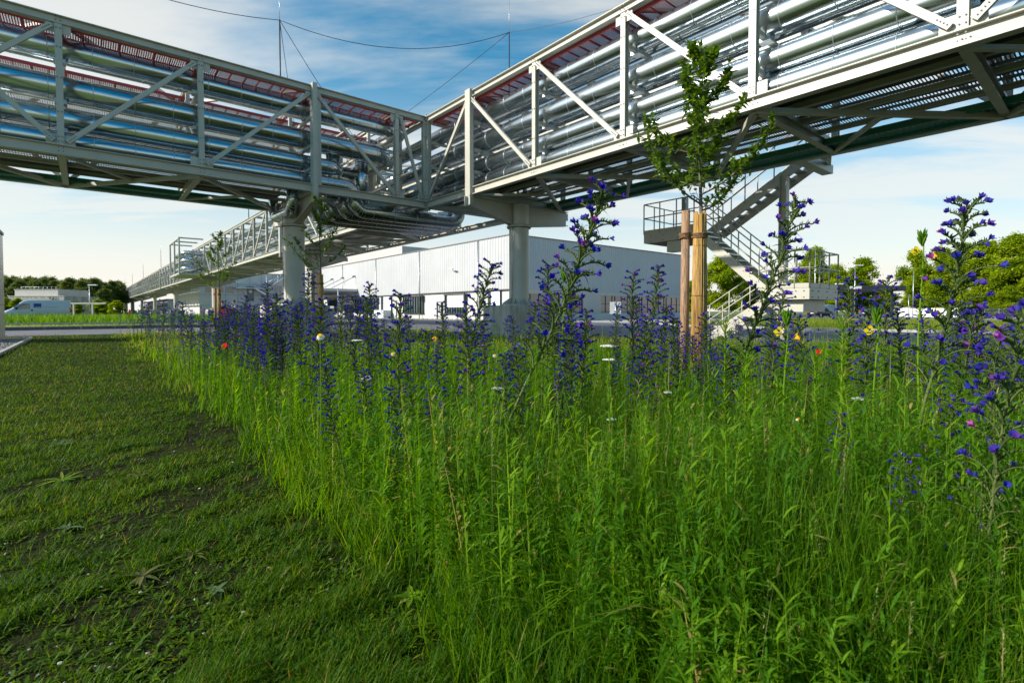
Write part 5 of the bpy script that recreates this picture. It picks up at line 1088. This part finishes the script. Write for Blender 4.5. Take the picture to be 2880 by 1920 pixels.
primrose(2588, 668, 2.7, 'tall evening primrose with a yellow bloom left of the tall right spike', nfl=2, seed=1)
primrose(2212, 890, 2.6, 'evening primrose with a bright yellow bloom below the lower stair landing', nfl=2, seed=2)
primrose(2466, 885, 2.5, 'evening primrose with a yellow bloom in front of the gate roof', nfl=1, seed=3)
primrose(1585, 775, 3.6, 'evening primrose in bud with orange faded petals before the hall corner', nfl=0, seed=4)
def horseweed(px, ytip, d, label, seed):
    random.seed(seed); b = px2w(px, d); H = px2w(px, d, ytip).z; t = thing('horseweed', label, 'weed plant', tuple(b), 'bushy green weeds', grid=False); st, lf = MB(), MB(); st.rv = .8
    st.tube([(b.x, b.y, H * k / 6) for k in range(7)], [.007 - .0006 * k for k in range(7)], 6, False)
    for k in range(170): t_ = .15 + .85 * (k / 170) ** .8; a = k * 2.4; lf.rv = random.uniform(.3, 1); leaf(lf, (b.x, b.y, H * t_), (math.cos(a), math.sin(a), random.uniform(.5, 1.1) + .8 * (t_ > .93)), (0, 0, 1), random.uniform(.07, .12) * (1.1 - .3 * t_), .007, random.uniform(0, .35))
    st.build('stem', MT['weed'], t); lf.build('leaves', MT['weed'], t)
horseweed(2370, 905, 2.3, 'bushy bright green horseweed in front of the car park field', 1)
horseweed(2100, 1010, 2.6, 'bushy green weed left of the yellow blooms below the stairs', 2)
horseweed(2040, 915, 2.8, 'bushy green weed against the foot of the steel stairs', 3); horseweed(2295, 1010, 2.5, 'bushy green weed just left of the bright horseweed', 4)
def umbel(px, y, d, label, w=.035, flat=True, seed=1, m='petalw'):
    random.seed(seed); tp = px2w(px, d, y); b = Vector((tp.x + random.uniform(-.05, .05), d + .02, 0)); t = thing('yarrow', label, 'wildflower', tuple(b), 'white flat flower heads', grid=False); st, fw = MB(), MB(); st.rv = .8
    top = tp - Vector((0, 0, .03)); st.tube([b, (b + top) / 2 + Vector((.01, 0, 0)), top], .0028, 5, False)
    for k in range(60):
        a, r = k * 2.4, w * math.sqrt(k / 60); c = tp + Vector((math.cos(a) * r, math.sin(a) * r, random.uniform(-.001, .002) - r * r * 3)); 
        if k % 3 == 0: st.tube([top, c], .0009, 3, False)
        fw.rv = random.random(); fw.tube([c, c + Vector((0, 0, .004))], [.0045, .0035], 6)
    st.build('stem', MT['weed'], t); fw.build('flower_head', MT[m], t)
for i, (px, y, d, lab, w) in enumerate(((1712, 972, 2.6, 'wide white yarrow head below the tallest spike', .042), (1712, 1011, 2.9, 'second white yarrow head just under the widest one', .034), (1400, 1093, 2.7, 'white yarrow head below the centre column', .03), (1722, 1181, 2.5, 'white yarrow head low in the central grass', .022), (1880, 1105, 2.8, 'small white yarrow head left of the timber stake foot', .02), (1005, 957, 3.6, 'white yarrow head in front of the second small tree', .036), (1875, 1535, 1.7, 'small white flower head in the dark lower grass', .014), (1030, 1065, 3.2, 'white flower head left of centre in the green grass', .028), (2420, 1122, 2.6, 'pale green umbel in the right-hand meadow', .03))): umbel(px, y, d, lab, w, seed=i)
def daisy(px, y, d, label, r=.03, m='petalw', n=12, cat='wildflower', droop=0, name='daisy'):
    random.seed(int(px)); c = px2w(px, d, y); b = Vector((c.x, c.y, 0)); t = thing(name, label, cat, tuple(b), None, grid=False); st, fw = MB(), MB(); st.rv = .8; st.tube([b, c], .002, 5, False)
    ax_ = Vector((.1, -.75, .6)).normalized(); s = ax_.cross(Vector((0, 0, 1))).normalized(); u = s.cross(ax_)
    for k in range(n): a = k * 6.283 / n; d_ = s * math.cos(a) + u * math.sin(a); fw.rv = random.random(); leaf(fw, c, d_ - ax_ * droop, ax_, r * random.uniform(.85, 1.15), r * (.32 if n > 6 else 1.1), .25)
    st.build('stem', MT['weed'], t); fw.build('petals', MT[m], t)
    if m == 'petalw': e = MB(); e.tube([c, c + ax_ * .006], .008, 8); e.build('disc', MT['petaly'], t)
daisy(900, 944, 2.3, 'large white ox-eye daisy before the second small tree', .027, droop=.5); daisy(1392, 1000, 4.2, 'small white daisy in the sunlit grass', .02); daisy(2250, 1180, 2.4, 'ragged cream daisy in the right-hand meadow', .028, droop=.8)
daisy(1033, 1062, 3.1, 'white daisy left of centre', .022); daisy(1105, 995, 3.3, 'white daisy behind the bushy blue spike', .018)
daisy(632, 972, 6.0, 'red poppy in the left flower patch', .042, 'petalr', 5, name='poppy'); daisy(2305, 990, 3.5, 'orange red poppy below the dark estate car', .028, 'petalr', 5, name='poppy'); daisy(2820, 952, 4.5, 'tiny red poppy by the right-hand kerb', .025, 'petalr', 5, name='poppy')
daisy(1223, 952, 5.5, 'small yellow flower in the sunlit meadow', .03, 'petaly', 5, name='yellow_flower')
# plantain rosettes on the lawn
def rosette(px, y, label, L, n, m, seed, w=.2):
    random.seed(seed); d = 1439 / (y - 875); c = px2w(px, d); t = MB()
    for k in range(n): a = k * 2.4 + random.uniform(-.3, .3); t.rv = random.uniform(.3, 1); leaf(t, (c.x, c.y, .012), (math.cos(a), math.sin(a), random.uniform(.05, .5)), (0, 0, 1), L * random.uniform(.7, 1.15), L * w, random.uniform(.1, .5))
    tag(t.build('rosette_weed', m, None, tuple(c)), label, 'weed plant', 'flat weeds in the lawn')
pal = leafmat('pale_leaves', [(0, (.06, .11, .03)), (1, (.13, .20, .09))], .3); yel = leafmat('yellowing_leaves', [(0, (.06, .09, .02)), (1, (.17, .17, .05))], .3)
rosette(594, 1683, 'pale green broad-leaved rosette in the lower left lawn', .045, 6, pal, 1, .45); rosette(530, 1575, 'yellowing spiky rosette in the lower left lawn', .085, 16, yel, 2, .13); rosette(385, 1640, 'flat rosette with ribbed leaves left of the pale one', .08, 12, yel, 3, .22)
rosette(165, 1360, 'upright dark plantain at the far left of the lawn', .12, 14, MT['weed'], 4, .14); rosette(175, 1500, 'small flat plantain at the left of the lawn', .07, 7, pal, 5, .25); rosette(160, 1258, 'pale flat leaf rosette in the middle of the lawn', .10, 7, pal, 6, .3); rosette(340, 1263, 'pale rosette in the middle lawn near the flowers', .07, 8, pal, 7, .25)
rosette(1150, 1700, 'round-leaved weed at the foot of the meadow edge', .06, 10, MT['weed'], 8, .4); rosette(385, 1345, 'yellowish rosette half way up the lawn', .08, 10, yel, 9, .18)
# dry fallen stalk
a, b = px2w(1300, 1.75, z=.04), px2w(1690, 2.35, z=.30); mb = MB(); mb.tube([a, (a + b) / 2 + Vector((0, 0, .02)), b], [.005, .004, .003], 6); tag(mb.build('dry_stalk', MT['reed'], None, tuple(a)), 'dry tan stalk lying diagonally in the lower grass', 'stalk')
a, b = px2w(1165, 2.05, z=.38), px2w(1375, 1.7, z=.04); mb = MB(); mb.tube([b, (a + b) / 2, a], [.004, .003, .0015], 5); tag(mb.build('grass_stalk', MT['petaly'] if False else MT['weed'], None, tuple(b)), 'long yellow green stalk bent over the lawn edge', 'stalk')

# ------------------------------------------------------------------ staked young trees
def young_tree(px, d, ytop, stake_px, ystake, label, slab, wlab, seed, nleaf, crown_w, hi=True, lean=0):
    rr = random.Random(seed); base = px2w(px, d); ht = 1 + (875 - ytop) / 1439 * d; hs = 1 + (875 - ystake) / 1439 * d
    t = thing('young_tree', label, 'tree', tuple(base), 'staked young trees', grid=False)
    tr = MB(); pts = [Vector((base.x + .012 * math.sin(k * 1.3), base.y, ht * k / 12)) for k in range(13)]; tr.tube(pts, [.034 * (1 - k / 12) + .005 for k in range(13)], 10, False)
    lfm = MB(); rl = 0.038 if hi else .055
    def put_leaf(p, dd):
        lfm.rv = min(1, max(0, rr.gauss(.45, .25))); random.seed(rr.random()); leaf(lfm, p, dd, Vector((rr.uniform(-.4, .4), rr.uniform(-.4, .4), 1)), rr.uniform(.75, 1.3) * rl * 1.9, rl * rr.uniform(.8, 1.1), rr.uniform(-.1, .5))
    crown0 = hs + .02; nb = 15 if hi else 13; per = nleaf // nb
    for k in range(nb):
        s = k / (nb - 1); z = crown0 + (ht - crown0) * (s ** 1.15) * .92; az = k * 2.4 + rr.uniform(-.4, .4) + seed; L = crown_w * (1.0 - .80 * s) * rr.uniform(.8, 1.15); c = Vector((base.x, base.y, z)); br = [c]; e0 = rr.uniform(.05, .35) + s * .5
        for j in range(6): e = e0 + .13 * j; c = c + Vector((math.cos(az) * math.cos(e), math.sin(az) * math.cos(e), math.sin(e))) * (L / 5); br.append(c.copy())
        tr.tube(br, [.011 * (1 - .8 * s) * (1 - j / 7.5) + .002 for j in range(7)], 5, False)
        tw = []
        for j in range(1, 7):
            for g in range(2):
                a2 = az + rr.choice((-1, 1)) * rr.uniform(.5, 1.3); q0 = br[j - 1].lerp(br[j], rr.random()); tl = L * rr.uniform(.12, .32) + .04; e = rr.uniform(.5, 1.3); q1 = q0 + Vector((math.cos(a2) * math.cos(e), math.sin(a2) * math.cos(e), math.sin(e))) * tl; tr.tube([q0, q1], [.003, .0015], 4, False); tw.append((q0, q1))
        tw += [(br[j], br[j + 1]) for j in range(2, 6)] * 2
        for j in range(int(per * (1.15 - .3 * s))):
            a_, b_ = rr.choice(tw); p = a_.lerp(b_, rr.random() ** .7); put_leaf(p, Vector((rr.gauss(0, 1), rr.gauss(0, 1), rr.gauss(.5, .7))))
    for j in range(int(nleaf * .13)): z = crown0 + .35 + (ht - crown0 - .33) * rr.random() ** .8; a_ = rr.random() * 6.28; r_ = rr.uniform(.0, .14); put_leaf(Vector((base.x + math.cos(a_) * r_, base.y + math.sin(a_) * r_, z)), Vector((math.cos(a_), math.sin(a_), rr.uniform(0, 1.2))))
    tr.build('trunk', MT['bark'], t); lfm.build('crown', MT['leaf'], t)
    # stake
    sp_ = px2w(stake_px, d * 1.01); st = thing('tree_stake', slab, 'stake', tuple(sp_), 'timber tree stakes', grid=False); r0 = .052; mb = MB(); mb.tube([(sp_.x, sp_.y, 0), (sp_.x + .008, sp_.y, hs + .03)], [r0, r0 * .92], 16); mb.build('post', MT['wood'], st)
    mb = MB(); a = Vector((sp_.x, sp_.y, hs - .27))
    for j in range(4): mb.tube([a + Vector((math.cos(an) * (r0 + .008), math.sin(an) * (r0 + .008), .018 * j - .02 + .006 * math.sin(an * 2 + j))) for an in [i * .3927 for i in range(17)]], .010, 6, False)
    bc = Vector((base.x, base.y, hs - .27)); mb.tube([a + Vector((.04, -.02, 0)), (a + bc) / 2 + Vector((0, -.03, -.02)), bc + Vector((-.04, -.03, 0))], .016, 6); mb.tube([a + Vector((.04, .02, .02)), (a + bc) / 2 + Vector((0, .0, .0)), bc + Vector((-.04, .03, .02))], .013, 6)
    mb.build('rope_tie', MT['rope'], st)
    # reed wrap
    w = thing('reed_wrap', wlab, 'reed wrap', tuple(base), 'reed mats round the young trunks', grid=False); mb = MB(); n = 34
    for k in range(n):
        a_ = k * 6.283 / n; rb, rt = rr.uniform(.082, .10), rr.uniform(.058, .068); h = hs + rr.uniform(-.05, .01)
        mb.tube([(base.x + math.cos(a_) * rb, base.y + math.sin(a_) * rb, .0), (base.x + math.cos(a_) * (rb + rt) / 2 * 1.02, base.y + math.sin(a_) * (rb + rt) / 2, h * .5), (base.x + math.cos(a_) * rt, base.y + math.sin(a_) * rt, h)], rr.uniform(.0055, .009), 5)
    mb.build('canes', MT['reed'], w); mb = MB()
    for z, rr_ in ((hs * .82, .07), (hs * .55, .084), (hs * .25, .095)): mb.tube([(base.x + math.cos(a_) * (rr_ + .006), base.y + math.sin(a_) * (rr_ + .006), z) for a_ in [i * .3927 for i in range(17)]], .0025, 4, False)
    for j in range(3): mb.tube([(base.x + math.cos(a_) * .075, base.y + math.sin(a_) * .075, hs - .29 + .02 * j) for a_ in [i * .3927 for i in range(17)]], .011, 6, False)
    mb.build('binding', MT['rope'], w)
young_tree(1966, 6.0, 150, 1924, 600, 'nearest young tree with a leafy narrow crown before the right bridge', 'round timber stake beside the nearest young tree', 'reed mat wrapped round the nearest young trunk', 1, 3000, .92)
young_tree(903, 14.5, 560, 881, 771, 'second young tree with a small vase-shaped crown before the left bridge', 'timber stake beside the second young tree', 'reed mat wrapped round the second young trunk', 2, 1500, .95, True)
young_tree(618, 24.5, 655, 606, 812, 'third, farthest young tree in front of the far bridge', 'timber stake beside the farthest young tree', 'reed mat wrapped round the farthest young trunk', 3, 1300, 1.2, False)

# ------------------------------------------------------------------ background trees
def crown_cards(blobs, dens, size, seed, flat=.5):
    r = np.random.default_rng(seed); C, Rr = [], []
    for (x, y, z, rx, rz) in blobs:
        n = int(dens * rx * rz * 7); g = r.normal(0, .52, (n, 3)); C.append(np.stack([x + rx * g[:, 0], y + rx * g[:, 1], z + rz * g[:, 2] * 1.05], 1)); Rr.append(np.full(n, r.uniform(-.25, .25)))
    C = np.concatenate(C); rv = np.concatenate(Rr); n = len(C); az = r.uniform(0, 6.283, n); v, q, t, rr = blades(C, az, r.uniform(-.4, 1.4, n), size * r.uniform(.6, 1.3, n), size * r.uniform(.5, .9, n), r.uniform(0, .8, n), np.clip(r.uniform(.2, .9, n) + rv, 0, 1), LP_)
    return v, q, t, rr
def bg_tree(name, label, group, m, trunkm, H, Wd, seed, kind='broad', dens=26, size=.5):
    rr = random.Random(seed); t = thing(name, label, 'tree', (0, 0, 0), group, grid=False); blobs = []
    mb = MB(); mb.tube([(0, 0, 0), (.1, 0, H * .3), (-.1, .1, H * .6), (0, 0, H * .9)], [H * .022, H * .016, H * .010, H * .003], 8, False)
    if kind == 'broad':
        for k in range(78): s = rr.random(); z = H * (.12 + .84 * s); w = Wd * (math.sin(min(1, (s * .95 + .12)) * math.pi) ** .6); a = rr.random() * 6.28; r_ = w * rr.random() ** .5 * .85; b = (math.cos(a) * r_, math.sin(a) * r_, z, Wd * rr.uniform(.13, .30), H * rr.uniform(.03, .07)); blobs.append(b)
        for b in blobs[:16]: mb.tube([(0, 0, b[2] * .6), (b[0] * .6, b[1] * .6, b[2] * .85), b[:3]], [H * .006, H * .004, H * .001], 4, False)
    elif kind == 'pine':
        for k in range(20): s = k / 19; z = H * (.42 + .55 * s); w = Wd * (1.0 - .7 * s); a = k * 2.4; r_ = w * rr.uniform(.2, .8); b = (math.cos(a) * r_, math.sin(a) * r_, z, Wd * rr.uniform(.30, .42) * (1.1 - .5 * s), H * rr.uniform(.045, .075)); blobs.append(b)
        for b in blobs: mb.tube([(0, 0, b[2] * .95), b[:3]], [H * .005, H * .001], 4, False)
    else:  # small conifer / shrub
        for k in range(16): s = k / 15; z = H * (.08 + .88 * s); w = Wd * (1 - .9 * s); a = k * 2.4; blobs.append((math.cos(a) * w * .6, math.sin(a) * w * .6, z, Wd * .35 * (1.1 - s * .7), H * .05))
    mb.build('trunk', trunkm, t); v, q, tt, r_ = crown_cards(blobs, dens, size, seed); c = np_mesh('crown', v, q, tt, r_, m); c.parent = t; return t
BR = [bg_tree('broadleaf_tree', 'x', None, MT['leafb'], MT['bark2'], 15, 5.2, s, dens=80, size=.40) for s in (21, 22, 23)]
PN = [bg_tree('pine_tree', 'x', None, MT['pine'], MT['bark2'], 14, 3.9, s, 'pine', dens=60, size=.42) for s in (31, 32, 33)]
ub = set(); rt = random.Random(3)
def put(src_list, px, d, ytop, label, group, H0, wf=1.0):
    i = rt.randrange(len(src_list)); s = src_list[i]; key = s.name; sc = (1 + (875 - ytop) / 1439 * d) / H0; loc = px2w(px, d)
    if key in ub: c = copy_thing(s, loc)
    else: c = s; ub.add(key); c.location = loc
    c.rotation_euler = (0, 0, rt.random() * 6.28); c.scale = (sc * wf, sc * wf, sc); c['label'] = label; c['group'] = group
GB = 'broadleaf trees behind the car park'
for px, d, y, lab, wf in ((2030, 120, 716, 'broadleaf tree behind the stair flight, right of the reed wrapped trunk', 1.1), (2105, 128, 760, 'lower broadleaf tree behind the stair flight', 1.1), (2165, 118, 785, 'low broadleaf tree behind the stair posts', 1), (2290, 125, 700, 'broadleaf tree behind the lower stair landing', .95), (2350, 118, 745, 'broadleaf tree just left of the gate roof', 1), (2425, 122, 728, 'broadleaf tree rising over the gate roof', 1.05),
    (2235, 130, 790, 'dim low broadleaf tree behind the landing rail', 1.2), (2570, 118, 705, 'narrow broadleaf tree right of the gate roof', .75), (2640, 112, 700, 'broadleaf tree behind the evening primrose', .95), (2710, 108, 690, 'broadleaf tree behind the tall right spike', 1.0), (2770, 102, 678, 'broadleaf tree second from the right border', 1.0), (2850, 98, 664, 'tallest broadleaf tree at the right border', 1.05), (2930, 96, 668, 'broadleaf tree cut by the right border', 1.0), (2600, 125, 800, 'low bush-like tree behind the white wall', 1.6), (2680, 118, 820, 'low tree behind the mesh fence', 1.6), (2740, 95, 815, 'small bright tree in front of the right-hand trees', 1.3), (2835, 92, 805, 'small bright tree by the fence at the right border', 1.2),
    (1950, 135, 790, 'broadleaf tree showing right of the hall end', 1.3), (2480, 160, 815, 'hazy distant trees seen under the gate roof', 2.5), (2410, 170, 825, 'hazy distant tree left under the gate roof', 2.5)):
    put(BR, px, d, y, lab, GB, 15, wf)
for i in range(76):
    px = -30 + i * 5.0 + rt.uniform(-3, 3); y = 783 + rt.uniform(-8, 14) + (i / 76) * 12; d = 175 + rt.uniform(-18, 30); put(PN, px, d, y, 'dark pine in the wood edge beyond the van and low building', 'pines of the left wood', 14, 1.15)
for i in range(26):
    px = -20 + i * 13.5 + rt.uniform(-3, 3); put(PN, px, 158 + rt.uniform(-6, 8), 818 + rt.uniform(-10, 12), 'shorter pine in front of the dark wood at the left', 'front pines of the left wood', 14, 1.5)
for i, px in enumerate((40, 12, 215, 240, 275, 300, 330)): put(BR, px, 120 + rt.uniform(-5, 10), 842 + rt.uniform(-8, 10), 'light green bush at the foot of the left pine wood', 'light green bushes before the pines', 15, 1.6)
for i in range(14): put(BR, 2640 + i * 24, 90, 862 + rt.uniform(-4, 4), 'low yellow green shrub along the mesh fence', 'shrubs along the mesh fence', 15, 1.6)
SP = bg_tree('young_spruce', 'small dark spruce half hidden by the centre column', None, MT['pine'], MT['bark2'], 5.2, 1.5, 41, 'cone', dens=60, size=.3); SP.location = px2w(1457, 44)
SP.scale = (1.1, 1.1, .62 * 1.0)
BU = put(BR, 52, 112, 838, 'leafy bush before the low beige building', None, 15, 1.2)
